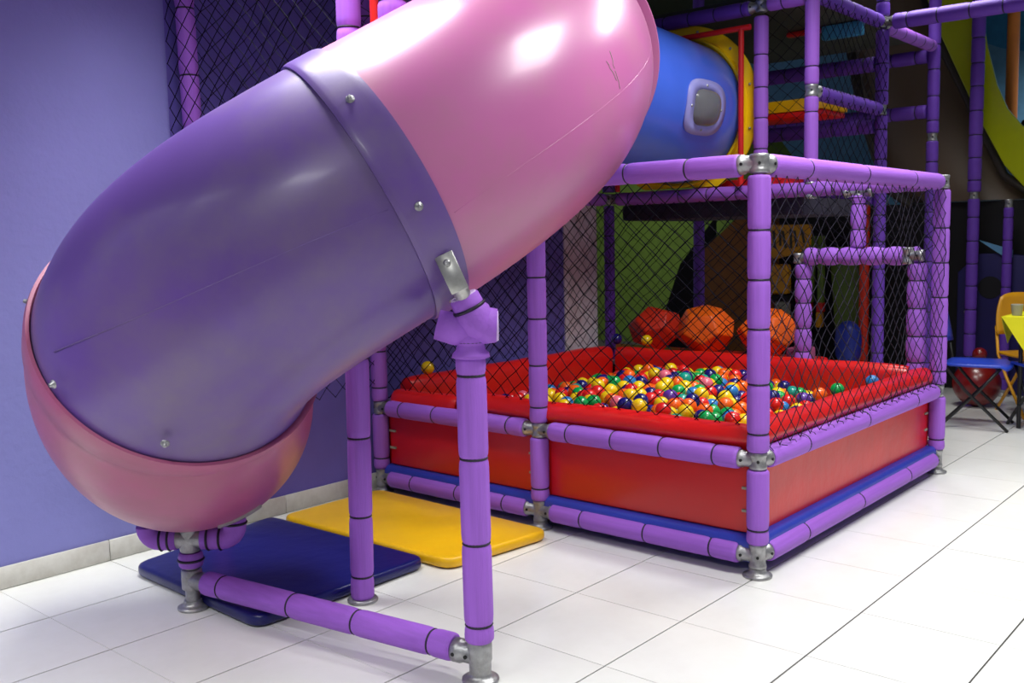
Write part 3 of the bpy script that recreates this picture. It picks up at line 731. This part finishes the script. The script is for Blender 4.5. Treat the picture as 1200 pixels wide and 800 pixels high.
obj('cut_end', MB().lathe(cz+Z_*1.068+E_*.074, E_, [(0, .047), (.008, .043)], 20), M['foamcut'], o)
ax = (-E_*.42+Z_*.9+CV*.12).normalized(); b0 = cz+Z_*1.045+E_*.035+CV*.005
o = obj('crown_sleeve', MB().lathe(b0, ax, [(0, .040), (.02, .053), (.07, .054), (.082, .047), (.086, .046), (.092, .046), (.12, .044), (.124, .040)], 22), M['foam'], ss)
cable_tie(b0+ax*.087, ax, o, .054)
obj('cut_end', MB().lathe(b0+ax*.121, ax, [(0, .042), (.006, .038)], 20), M['foamcut'], o)
obj('pipe', MB().cyl(b0+ax*.10, b0+ax*.16+CV*.045, .024, 16), M['plate'], ss)
pl0 = b0+ax*.142+CV*.055; pu = (-E_*.40+Z_*.90-CV*.10).normalized(); pw = (E_-pu*E_.dot(pu)).normalized(); pn = pu.cross(pw); pn = pn if pn.dot(CV) > 0 else -pn
poly = [pl0-pw*.026, pl0+pw*.026, pl0+pw*.027+pu*.115, pl0-pw*.027+pu*.115]
o = obj('bracket_plate', MB().prism([q+pn*.002 for q in poly], pn*.007), M['plate'], ss, bevel=.0015, bseg=1)
q = pl0+pu*.088+pn*.009; obj('bolt', MB().lathe(q, pn, [(0, .011), (.003, .011), (.004, .007), (.009, .006)], 12), M['steel'], o)

# ------------------------------------------------------------------ floor mats
def quadmat(pts, h, mtl, label, bev=.02):
    rp = []
    for k in range(len(pts)):
        a, b, c = Vector(pts[k-1]), Vector(pts[k]), Vector(pts[(k+1) % len(pts)]); u = (a-b).normalized()*.07; v = (c-b).normalized()*.07
        for q in range(6):
            t = q/5; rp.append((b+u)*(1-t)**2+b*2*t*(1-t)+(b+v)*t*t)
    mb = MB().prism([(p.x, p.y, .004) for p in rp], (0, 0, h)); o = obj('floor_mat', mb, mtl, bevel=bev, bseg=4); tag(o, label, 'mat'); return o
quadmat([(-1.985, -1.50), (-1.09, -1.53), (-1.09, -.715), (-2.12, -.735)], .045, M['navyv'], 'navy blue vinyl floor mat beneath the tube slide')
quadmat([(-2.09, -.705), (-.99, -.695), (-.93, -.12), (-2.09, -.09)], .045, M['yelv'], 'yellow vinyl floor mat between the navy mat and the ball pit')

# ------------------------------------------------------------------ orange foam shapes on the ledge
def faceted(cx, cy, cz, r, mtl, label, rot, squash=.9):
    bm = bmesh.new(); bmesh.ops.create_icosphere(bm, subdivisions=1, radius=1)
    # truncate: dual of the icosphere gives pentagon faces
    fc = [f.calc_center_median() for f in bm.faces]; vs = [c_.normalized()*r for c_ in fc]; fs = []
    bm.faces.index_update()
    for v in bm.verts:
        fl = [f.index for f in v.link_faces]; n = v.co.normalized(); a = n.orthogonal().normalized(); b = n.cross(a)
        fl.sort(key=lambda i: math.atan2(fc[i].dot(b), fc[i].dot(a))); fs.append(tuple(fl))
    bm.free(); Rm = Matrix.Rotation(rot, 3, 'Z') @ Matrix.Rotation(rot*1.7+.4, 3, 'X')
    vs = [Rm @ v for v in vs]; vs = [Vector((v.x*1.08, v.y, v.z*squash)) for v in vs]; zmin = min(v.z for v in vs)
    vs = [v+Vector((cx, cy, cz-zmin)) for v in vs]
    o = obj('foam_polyhedron', MB().add(vs, fs, False), mtl, bevel=.012, bseg=2); tag(o, label, 'soft play shape'); return o
faceted(-1.96, 2.36, .540, .185, M['orange2'], 'red orange faceted foam ball at the left end of the ledge behind the pit', .35)
faceted(-1.555, 2.33, .540, .19, M['orange'], 'bright orange faceted foam ball between the other two faceted balls', 1.1)
faceted(-1.13, 2.37, .540, .19, M['orange'], 'orange faceted foam ball partly behind the front corner post', 2.3)
o = obj('cushion', MB().box((-.92, 2.18, .539), (-.80, 2.36, .63)), M['mauve'], bevel=.025, bseg=3); tag(o, 'small mauve cushion beside the orange faceted ball at the doorway hoop', 'cushion')

# ------------------------------------------------------------------ balls
BR = .037
BC = {'yellow': (240, 200, 14), 'red': (222, 32, 28), 'orange': (246, 100, 18), 'green': (10, 160, 74), 'navy': (26, 24, 110), 'sky blue': (40, 120, 190), 'teal': (20, 150, 130), 'pink': (235, 110, 130), 'purple': (92, 50, 150)}
WT = [('yellow', 25), ('red', 19), ('orange', 13), ('green', 17), ('navy', 15), ('sky blue', 6), ('teal', 2), ('pink', 2), ('purple', 1)]
ball_mesh = {}
for k, c in BC.items():
    mt_ = mat(k.replace(' ', '_')+'_ball_plastic', c, .24, coat=.3, var=.03, rnd=.05)
    mb = MB(); prof = []
    for i in range(15):
        a = PI*i/14; rr = BR*math.sin(a)+(0.0004 if i == 7 else 0); prof.append((BR-BR*math.cos(a), max(rr, 1e-5)))
    mb.lathe((0, 0, -BR), Z_, prof, 24)
    me = bpy.data.meshes.new('ball_'+k); me.from_pydata(mb.v, [], mb.f); me.polygons.foreach_set('use_smooth', [True]*len(mb.f)); me.materials.append(mt_); ball_mesh[k] = me
def Hf(x, y):
    h = .385+.165*math.exp(-(((x+1.05)/.72)**2+((y-1.1)/.92)**2)**1.5)
    h += .13*math.exp(-(((x+.55)/.55)**2+((y-.30)/.38)**2))
    h += .05*math.exp(-(((x+1.6)/.3)**2+((y-1.7)/.3)**2))
    h -= .05*max(0, (y-1.2))*(1 if x > -.8 else 0)
    return min(h, .55)
X0, X1, Y0, Y1 = -W2+.125+BR, -.125-BR, .125+BR, LY-.145-BR
zf0 = .30
pfl = obj('pit_floor', MB().box((-W2+.03, .05, .153), (-.07, LY-.06, zf0)), M['bluev'], pf)
cells = {}; balls = []
cs = 2*BR
rb = random.Random(11)
def rest(x, y):
    z = zf0+BR; ci, cj = int(x//cs), int(y//cs)
    for i in range(ci-1, ci+2):
        for j in range(cj-1, cj+2):
            for (a, b, c) in cells.get((i, j), ()):
                d2 = (a-x)**2+(b-y)**2
                if d2 < cs*cs: z = max(z, c+math.sqrt(cs*cs-d2))
    return z
def settle(x, y):
    z = rest(x, y); st = .02
    for _ in range(14):
        bx, by, bz = x, y, z
        for k in range(6):
            a = rb.uniform(0, 2*PI); nx = min(max(x+math.cos(a)*st, X0), X1); ny = min(max(y+math.sin(a)*st, Y0), Y1); nz = rest(nx, ny)
            if nz < bz-1e-5: bx, by, bz = nx, ny, nz
        if bz < z-1e-5: x, y, z = bx, by, bz
        else: st *= .55
    return x, y, z
def putball(x, y, z): cells.setdefault((int(x//cs), int(y//cs)), []).append((x, y, z)); balls.append((x, y, z))
miss = 0
while miss < 260 and len(balls) < 3200:
    x, y = rb.uniform(X0, X1), rb.uniform(Y0, Y1)
    if rest(x, y) > Hf(x, y)+.02: miss += 1; continue
    x, y, z = settle(x, y)
    if z > Hf(x, y)+.012: miss += 1; continue
    miss = 0; putball(x, y, z)
cam = Vector((1.6995, -3.3789, 1.3101))
def depth_score(b):
    x, y, z = b; cover = 0
    v = Vector(b); d = (cam-v).normalized()
    seen = 0; up = d.cross(Z_).normalized(); uv = up.cross(d)
    ci, cj = int(x//cs), int(y//cs); nb = [q for i in range(ci-3, ci+4) for j in range(cj-3, cj+4) for q in cells.get((i, j), ()) if q != b]
    for ou, ov in ((0,0), (.6,0), (-.6,0), (0,.6), (0,-.6), (.5,.5), (-.5,.5), (.5,-.5), (-.5,-.5)):
        p = v+up*ou*BR+uv*ov*BR; ok = True
        for q in nb:
            w_ = Vector(q)-p; t = w_.dot(d)
            if t > 0 and (w_-d*t).length_squared < BR*BR: ok = False; break
        if ok and z < .52:    # hidden by the front or side padding
            t = (.125-p.y)/d.y if d.y else 9
            s1 = p+d*((p.y-.06)/-d.y) if d.y < 0 else p
            s2 = p+d*((-.06-p.x)/d.x) if d.x > 0 else p
            if (d.y < 0 and s1.z < .57 and s1.x < -.05) or (d.x > 0 and s2.z < .575 and 0 < s2.y < LY): ok = False
        seen += ok
    return seen/((cam-v).length**2)
sc_ = sorted(((depth_score(b), k) for k, b in enumerate(balls)), reverse=True)
vis = set(k for s, k in sc_[:286] if s > 0)
names = [n for n, w_ in WT for _ in range(w_)]
cnt = 0; stuff = MB(); scol = []
sx_, sy_ = 1.6995, -3.3789
ang = lambda x, y: math.atan2(y-sy_, x-sx_)
ang0, ang1 = ang(0, 0), ang(-W1, 0)
ORD = ['first', 'second', 'third', 'fourth', 'fifth', 'sixth', 'seventh', 'eighth', 'ninth', 'tenth', 'eleventh', 'twelfth', 'thirteenth', 'fourteenth']
seen_cells = {}
for k, b in enumerate(balls):
    c = names[rb.randrange(len(names))]
    if k in vis:
        o = inst(ball_mesh[c], 'ball', b, None, rot=(rb.uniform(0, 3), rb.uniform(0, 3), 0))
        a_ = ang(b[0], b[1]); zone = 'right of the corner post' if a_ < ang0 else ('between the two front posts' if a_ < ang1 else 'left of the middle post')
        band = ['front', 'near', 'middle', 'far', 'back'][min(4, max(0, int((b[1]-.15)/.34)))]
        seen_cells.setdefault((c, band, zone), []).append((-a_, o)); cnt += 1
    else: scol.append((c, b))
for (c, band, zone), L in seen_cells.items():
    L.sort(key=lambda q: q[0])
    for n_, (_, o) in enumerate(L):
        which = 'only' if len(L) == 1 else ORD[n_]
        lb = f'{which} {c} ball in the {band} band {zone}' if len(L) == 1 else f'{which} {c} ball from the left in the {band} band {zone}'
        tag(o, lb, 'ball', 'plastic balls heaped in the ball pit')
# the rest of the fill, one object
ico = bmesh.new(); bmesh.ops.create_icosphere(ico, subdivisions=2, radius=BR); iv = [v.co.copy() for v in ico.verts]; ico.verts.index_update(); ifc = [tuple(v.index for v in f.verts) for f in ico.faces]; ico.free()
keys = list(BC); mi = []
for c, b in scol:
    stuff.add([v+Vector(b) for v in iv], ifc, True); mi += [keys.index(c)]*len(ifc)
if stuff.v:
    o = obj('ball_fill', stuff, ball_mesh[keys[0]].materials[0])
    for k in keys[1:]: o.data.materials.append(ball_mesh[k].materials[0])
    o.data.polygons.foreach_set('material_index', mi)
    tag(o, 'mass of coloured plastic balls filling the pit beneath the top layer', 'balls', kind='stuff')
for (p, c, lb) in (((-2.105, .30, .635), 'yellow', 'single yellow ball resting on the padding against the net by the violet wall'),
                   ((-1.83, 2.045, .64), 'yellow', 'single yellow ball on the back padding in front of the red orange foam ball'),
                   ((-2.06, 2.03, .64), 'navy', 'single navy ball on the padding at the foot of the far left post'),
                   ((-.28, 1.90, .505), 'sky blue', 'light blue ball alone in the far right corner of the pit'),
                   ((-.36, 1.62, .49), 'green', 'green ball near the far right corner, between the orange and the light blue ball'),
                   ((-.37, 1.42, .49), 'orange', 'orange ball peeking over the side padding, left of the green ball')):
    o = inst(ball_mesh[c], 'ball', p); tag(o, lb, 'ball')

# ------------------------------------------------------------------ far room
part = obj('partition', MB().box((-2.5, 5.2, 0), (1.6, 5.26, 1.553)), M['black']); tag(part, 'long black partition behind the chairs, under the big curved slide', 'partition')
o = obj('cabinet', MB().prism([(-.78, 5.06, 0), (.5, 5.06, 0), (.5, 5.06, 1.02), (-.45, 5.06, 1.13), (-.62, 5.06, 1.13), (-.78, 5.06, .98)], (0, .13, 0)), M['navy'], bevel=.01); tag(o, 'dark navy cabinet with a black round hole behind the blue chair', 'cabinet')
obj('round_hole', MB().cyl((-.53, 5.056, .86), (-.53, 5.07, .86), .09, 24), M['black'], o)
obj('knob', MB().lathe((-.70, 5.06, .66), (0, -1, 0), [(0, .012), (.02, .018), (.03, .01)], 12), M['greyc'], o)
o = obj('slanted_board', MB().prism([(-.62, 5.04, 1.24), (-.37, 5.04, 1.16), (-.37, 5.04, 1.10), (-.45, 5.04, 1.12)], (0, .02, 0)), M['skyb']); tag(o, 'small light blue slanted board above the navy cabinet', 'board')
o = obj('partition', MB().prism([(-3.5, 4.95, 0), (-2.95, 4.95, 0), (-2.95, 4.95, 1.49), (-3.33, 4.95, 1.05), (-3.5, 4.95, .6)], (0, .04, 0)), M['black']); tag(o, 'black slanted board left of the ochre playhouse wall', 'partition')
o = obj('playhouse_wall', MB().prism([(-3.02, 4.75, 0), (-2.25, 4.75, 0), (-2.25, 4.75, 1.47), (-2.62, 4.75, 1.47), (-3.02, 4.75, 1.15)], (0, .12, 0)), M['brownp'], bevel=.01)
tag(o, 'ochre brown playhouse wall with a slanted top left corner behind the ball pit', 'playhouse')
o = obj('green_board', MB().prism([(-1.70, 4.9, 0), (-1.52, 4.9, 0), (-1.52, 4.9, 1.2), (-1.80, 4.9, 1.2)], (0, .05, 0)), M['green'], bevel=.005); tag(o, 'green upright board seen through the doorway hoop', 'board')
o = obj('green_strip', MB().prism([(-2.03, 4.8, .72), (-1.91, 4.8, .72), (-1.88, 4.8, 1.3), (-2.04, 4.8, 1.3)], (0, .05, 0)), M['green'], bevel=.01); tag(o, 'wide hanging green strip seen left through the doorway hoop', 'hanging toy')
obj('cuff', MB().box((-2.03, 4.79, .62), (-1.92, 4.86, .72)), M['redm'], o, bevel=.01)['label'] = 'red cuff'
obj('toe', MB().box((-2.03, 4.77, .50), (-1.94, 4.88, .62)), M['och'], o, bevel=.03, bseg=3)['label'] = 'yellow end'
o = obj('green_strip', MB().prism([(-1.86, 4.8, .72), (-1.81, 4.8, .72), (-1.81, 4.8, 1.3), (-1.86, 4.8, 1.3)], (0, .04, 0)), M['green']); tag(o, 'narrow hanging green strip beside the wide one', 'hanging toy')
obj('cuff', MB().box((-1.865, 4.79, .64), (-1.81, 4.85, .72)), M['redm'], o)['label'] = 'red cuff'
obj('toe', MB().box((-1.87, 4.78, .50), (-1.82, 4.86, .64)), M['och'], o, bevel=.02)['label'] = 'yellow end'
o = obj('orange_pole', MB().cyl((-1.45, 4.8, 0), (-1.45, 4.8, 1.62), .04, 16), M['orange2']); tag(o, 'orange red upright pole behind the doorway hoop', 'pole')
o = obj('punch_bag', MB().lathe((-1.50, 4.6, .22), Z_, [(0, .02), (.02, .07), (.08, .1), (.2, .11), (.3, .1), (.36, .05), (.37, .01)], 20), M['bluev']); tag(o, 'blue rounded toy standing low behind the doorway hoop', 'toy')
# sign with strokes of lettering too blurred to read
sg = obj('sign_board', MB().prism([(-2.32, 4.68, 1.14), (-2.20, 4.68, 1.10), (-1.98, 4.68, 1.16), (-1.88, 4.68, 1.22), (-1.87, 4.68, 1.40), (-2.32, 4.68, 1.405)], (0, .03, 0)), M['och'], bevel=.004)
tag(sg, 'yellow sign with dark blurred letters hanging behind the ball pit', 'sign')
for x0, x1, zb_, zt_ in ((-2.275, -2.245, 1.21, 1.36), (-2.225, -2.20, 1.20, 1.35), (-2.165, -2.15, 1.22, 1.36), (-2.14, -2.10, 1.20, 1.35), (-2.065, -2.05, 1.20, 1.36), (-2.03, -2.0, 1.21, 1.35), (-1.965, -1.93, 1.24, 1.36)):
    s = MB().prism([(x0, 4.676, zt_), (x0+.022, 4.676, zt_), (x1+.012, 4.676, zb_), (x1-.01, 4.676, zb_)], (0, .003, 0)); obj('letter_stroke', s, M['olive'], sg)
o = obj('yellow_toy', MB().box((-2.21, 4.60, .80), (-2.05, 4.70, 1.06)), M['och'], bevel=.03, bseg=3); tag(o, 'yellow toy figure under the yellow sign', 'toy')
obj('toy_body', MB().box((-2.17, 4.6, .48), (-2.05, 4.7, .74)), M['greyc'], o, bevel=.03)
obj('toy_band', MB().box((-2.19, 4.6, .74), (-2.04, 4.7, .79)), M['black'], o)

# large curved slide high at the far right
CX = -.2
def arc_sheet(outline_l, outline_r, y0, bulge, material, name, label, cat='slide', depth=.5):
    """sheet between a left and a right edge curve (x,z lists of equal length), bulging towards the pit"""
    n = len(outline_l); m = 14; vs = []; fs = []
    for (xl, zl), (xr, zr) in zip(outline_l, outline_r):
        for k in range(m+1):
            u = k/m; vs.append((xl+(xr-xl)*u, y0-bulge*math.sin(PI*(.15+.7*u)), zl+(zr-zl)*u))
    for i in range(n-1):
        for k in range(m): fs.append((i*(m+1)+k, i*(m+1)+k+1, (i+1)*(m+1)+k+1, (i+1)*(m+1)+k))
    base = len(vs); vs2 = vs+[(x, y+depth, z) for x, y, z in vs]
    fs2 = fs+[tuple(base+i for i in reversed(f)) for f in fs]
    edge = [k for k in range(m+1)]+[i*(m+1)+m for i in range(1, n)]+[(n-1)*(m+1)+k for k in range(m-1, -1, -1)]+[i*(m+1) for i in range(n-2, 0, -1)]
    fs2 += [(edge[i], edge[(i+1) % len(edge)], base+edge[(i+1) % len(edge)], base+edge[i]) for i in range(len(edge))]
    o = obj(name, MB().add(vs2, fs2, True), material)
    b = bmesh.new(); b.from_mesh(o.data); bmesh.ops.recalc_face_normals(b, faces=b.faces); b.to_mesh(o.data); b.free(); o.data.set_sharp_from_angle(angle=math.radians(50)); return o
cs_ = thing('curved_slide', 'large lime green curved slide with a brown underside high in the far room', 'slide', (-.7, 5.3, 1.5))
def sub(o, lb):
    w_ = WL[o.name]; o.parent = cs_; o.location = w_-WL[cs_.name]; o['label'] = lb
L_ = [(-1.9, 3.4), (-1.85, 2.9), (-1.75, 2.4), (-1.62, 2.0), (-1.5, 1.7), (-1.3, 1.56)]
Rr = [(-1.15, 3.4), (-1.02, 2.95), (-.80, 2.5), (-.62, 2.1), (-.45, 1.75), (-.20, 1.56)]
o = arc_sheet(L_, Rr, 5.5, .35, M['hull'], 'underside', ''); sub(o, 'brown moulded underside')
fl = [Vector((x-.03, 5.2, z)) for x, z in Rr]
o = obj('flange', MB().tube(fl, .035, 10), M['hulld']); sub(o, 'dark flange along the edge of the underside')
fl = [Vector((x+.10, 5.20, z-.02)) for x, z in L_[1:]]
o = obj('flange', MB().tube(fl, .04, 10), M['hulld']); sub(o, 'dark flange on the far side of the underside')
Lg = [(-1.12, 3.4), (-1.0, 2.98), (-.78, 2.52), (-.60, 2.12), (-.42, 1.78), (-.18, 1.58)]
Rg = [(-.72, 3.4), (-.62, 3.0), (-.56, 2.72), (-.50, 2.45), (-.30, 2.10), (.7, 1.95)]
Lg[-1] = (-.16, 1.585); Rg[-1] = (.9, 1.60); Rg[-2] = (-.28, 2.06)
lime_poly = [(-1.14, 3.4), (-.98, 2.95), (-.78, 2.5), (-.62, 2.15), (-.45, 1.82), (-.30, 1.64), (-.14, 1.58), (.25, 1.57), (1.0, 1.6), (1.0, 2.02), (-.22, 2.05), (-.33, 2.12), (-.44, 2.26), (-.52, 2.45), (-.60, 2.75), (-.66, 3.1), (-.70, 3.4)]
o = obj('side_wall', MB().prism([(x, 5.05, z) for x, z in lime_poly], (0, .04, 0)), M['lime'], bevel=.012, bseg=3); sub(o, 'lime green side wall curling up at the left')
o = obj('trough_floor', MB().prism([(-.40, 5.10, 1.75), (1.0, 5.10, 1.66), (1.0, 5.10, 1.72), (-.38, 5.10, 1.82)], (0, .8, 0)), M['lime']); sub(o, 'lime green trough')
o = obj('orange_pole', MB().cyl((-.625, 5.9, 0), (-.625, 5.9, 3.8), .05, 16), M['polem']); tag(o, 'tall orange pole in front of the light blue mural', 'pole')
o = obj('black_toy', MB().lathe((-.33, 5.3, 2.02), Z_, [(0, .03), (.03, .07), (.1, .085), (.16, .06), (.18, .01)], 14), M['black']); tag(o, 'black rounded object on the rim of the lime green slide', 'object')

# chairs and table at the right
def chair(x, y, rz, label, seatm, group=None, legm=None, s=1.0):
    t = thing('chair', label, 'chair', (x, y, 0), group); Rm = Matrix.Rotation(rz, 3, 'Z')
    def P(a, b, c): return Vector((x, y, 0))+Rm @ Vector((a*s, b*s, c*s))
    vs = []; fs = []; n = 8
    for i in range(n+1):
        for j in range(n+1):
            u, v = i/n*2-1, j/n*2-1; k = 1-.10*(abs(u)**4*abs(v)**4); vs.append(P(u*.20*k, v*.20*k, .44-.02*(1-u*u)*(1-v*v)-(.02 if v < -.8 else 0)))
    m = len(vs); vs += [v_-Z_*.018 for v_ in vs]
    for i in range(n):
        for j in range(n): a = i*(n+1)+j; fs += [(a, a+n+1, a+n+2, a+1), (m+a, m+a+1, m+a+n+2, m+a+n+1)]
    ed = list(range(n+1))+[i*(n+1)+n for i in range(1, n+1)]+[n*(n+1)+j for j in range(n-1, -1, -1)]+[i*(n+1) for i in range(n-1, 0, -1)]
    fs += [(ed[i], ed[(i+1) % len(ed)], m+ed[(i+1) % len(ed)], m+ed[i]) for i in range(len(ed))]
    obj('seat', MB().add(vs, fs), seatm, t)
    vs = []; fs = []
    for i in range(n+1):
        for j in range(n+1):
            u, v = i/n*2-1, j/n; w_ = .19*(1-.25*v**3); vs.append(P(u*w_, .19+.05*v+.03*(1-u*u), .56+.30*v-.03*abs(u)**3*v))
    m = len(vs); vs += [v_+Rm @ Vector((0, .014, 0)) for v_ in vs]
    for i in range(n):
        for j in range(n): a = i*(n+1)+j; fs += [(a, a+n+1, a+n+2, a+1), (m+a, m+a+1, m+a+n+2, m+a+n+1)]
    fs += [(ed[i], ed[(i+1) % len(ed)], m+ed[(i+1) % len(ed)], m+ed[i]) for i in range(len(ed))]
    obj('backrest', MB().add(vs, fs), seatm, t)
    lm = legm or M['chairl']
    for sx in (-1, 1):
        obj('leg', MB().tube([P(sx*.18, -.20, .004), P(sx*.18, .06, .26), P(sx*.18, .19, .42), P(sx*.18, .225, .62)], .011, 8), lm, t)
        obj('leg', MB().tube([P(sx*.165, .22, .004), P(sx*.165, -.02, .26), P(sx*.165, -.15, .42)], .011, 8), lm, t)
    return t
chair(-.20, 3.61, 1.72, 'blue plastic folding chair with crossed black legs just right of the ball pit', M['chairb'])
chair(.21, 3.74, 3.84, 'blue folding chair with crossed black legs half under the yellow tablecloth', M['chairb'])
chair(.0, 4.27, .72, 'ochre yellow plastic chair behind the table with the yellow cloth', M['och'], legm=M['och'])
tb = thing('table', 'small square table under a yellow cloth at the right edge', 'table', (.33, 3.95, 0))
obj('tabletop', MB().box((-.02, 3.62, .71), (.62, 4.08, .74)), M['greyc'], tb)
for a in (.04, .56):
    for b in (3.66, 4.02): obj('leg', MB().cyl((a, b, .002), (a, b, .71), .014, 8), M['chairl'], tb)
mb = MB().box((-.06, 3.58, .742), (.66, 4.12, .748))
mb.prism([(-.062, 3.578, .748), (.34, 3.578, .748), (.10, 3.565, .50)], (0, -.004, 0)); mb.prism([(-.062, 3.578, .748), (-.062, 4.1, .748), (-.075, 3.80, .55)], (-.004, 0, 0))
o = obj('tablecloth', mb, M['cloth']); tag(o, 'bright yellow tablecloth with a hanging pointed corner', 'tablecloth')
o = obj('cup', MB().lathe((-.0, 3.70, .750), Z_, [(0, .03), (.07, .038), (.074, .038), (.072, .034), (.01, .026)], 18), M['greyc']); tag(o, 'small pale cup at the left corner of the yellow tablecloth', 'cup')
def rball(x, y, r, label, z=0, m='redm'):
    mb = MB(); mb.lathe((x, y, z+.001), Z_, [(r-r*math.cos(PI*i/16), max(1e-4, r*math.sin(PI*i/16))) for i in range(17)], 28); o = obj('ball', mb, M[m]); tag(o, label, 'ball'); return o
rball(-.43, 4.40, .17, 'large dark red ball on the floor beneath the blue chair', m='redball')
t_ = rball(-.42, 4.42, .052, 'small red ball resting on the large dark red ball', z=.338, m='redball')
o = obj('low_bench', MB().box((-1.35, 4.62, 0), (-.85, 4.85, .22)), M['redm'], bevel=.03); tag(o, 'low red block on the floor left of the large dark red ball', 'block')
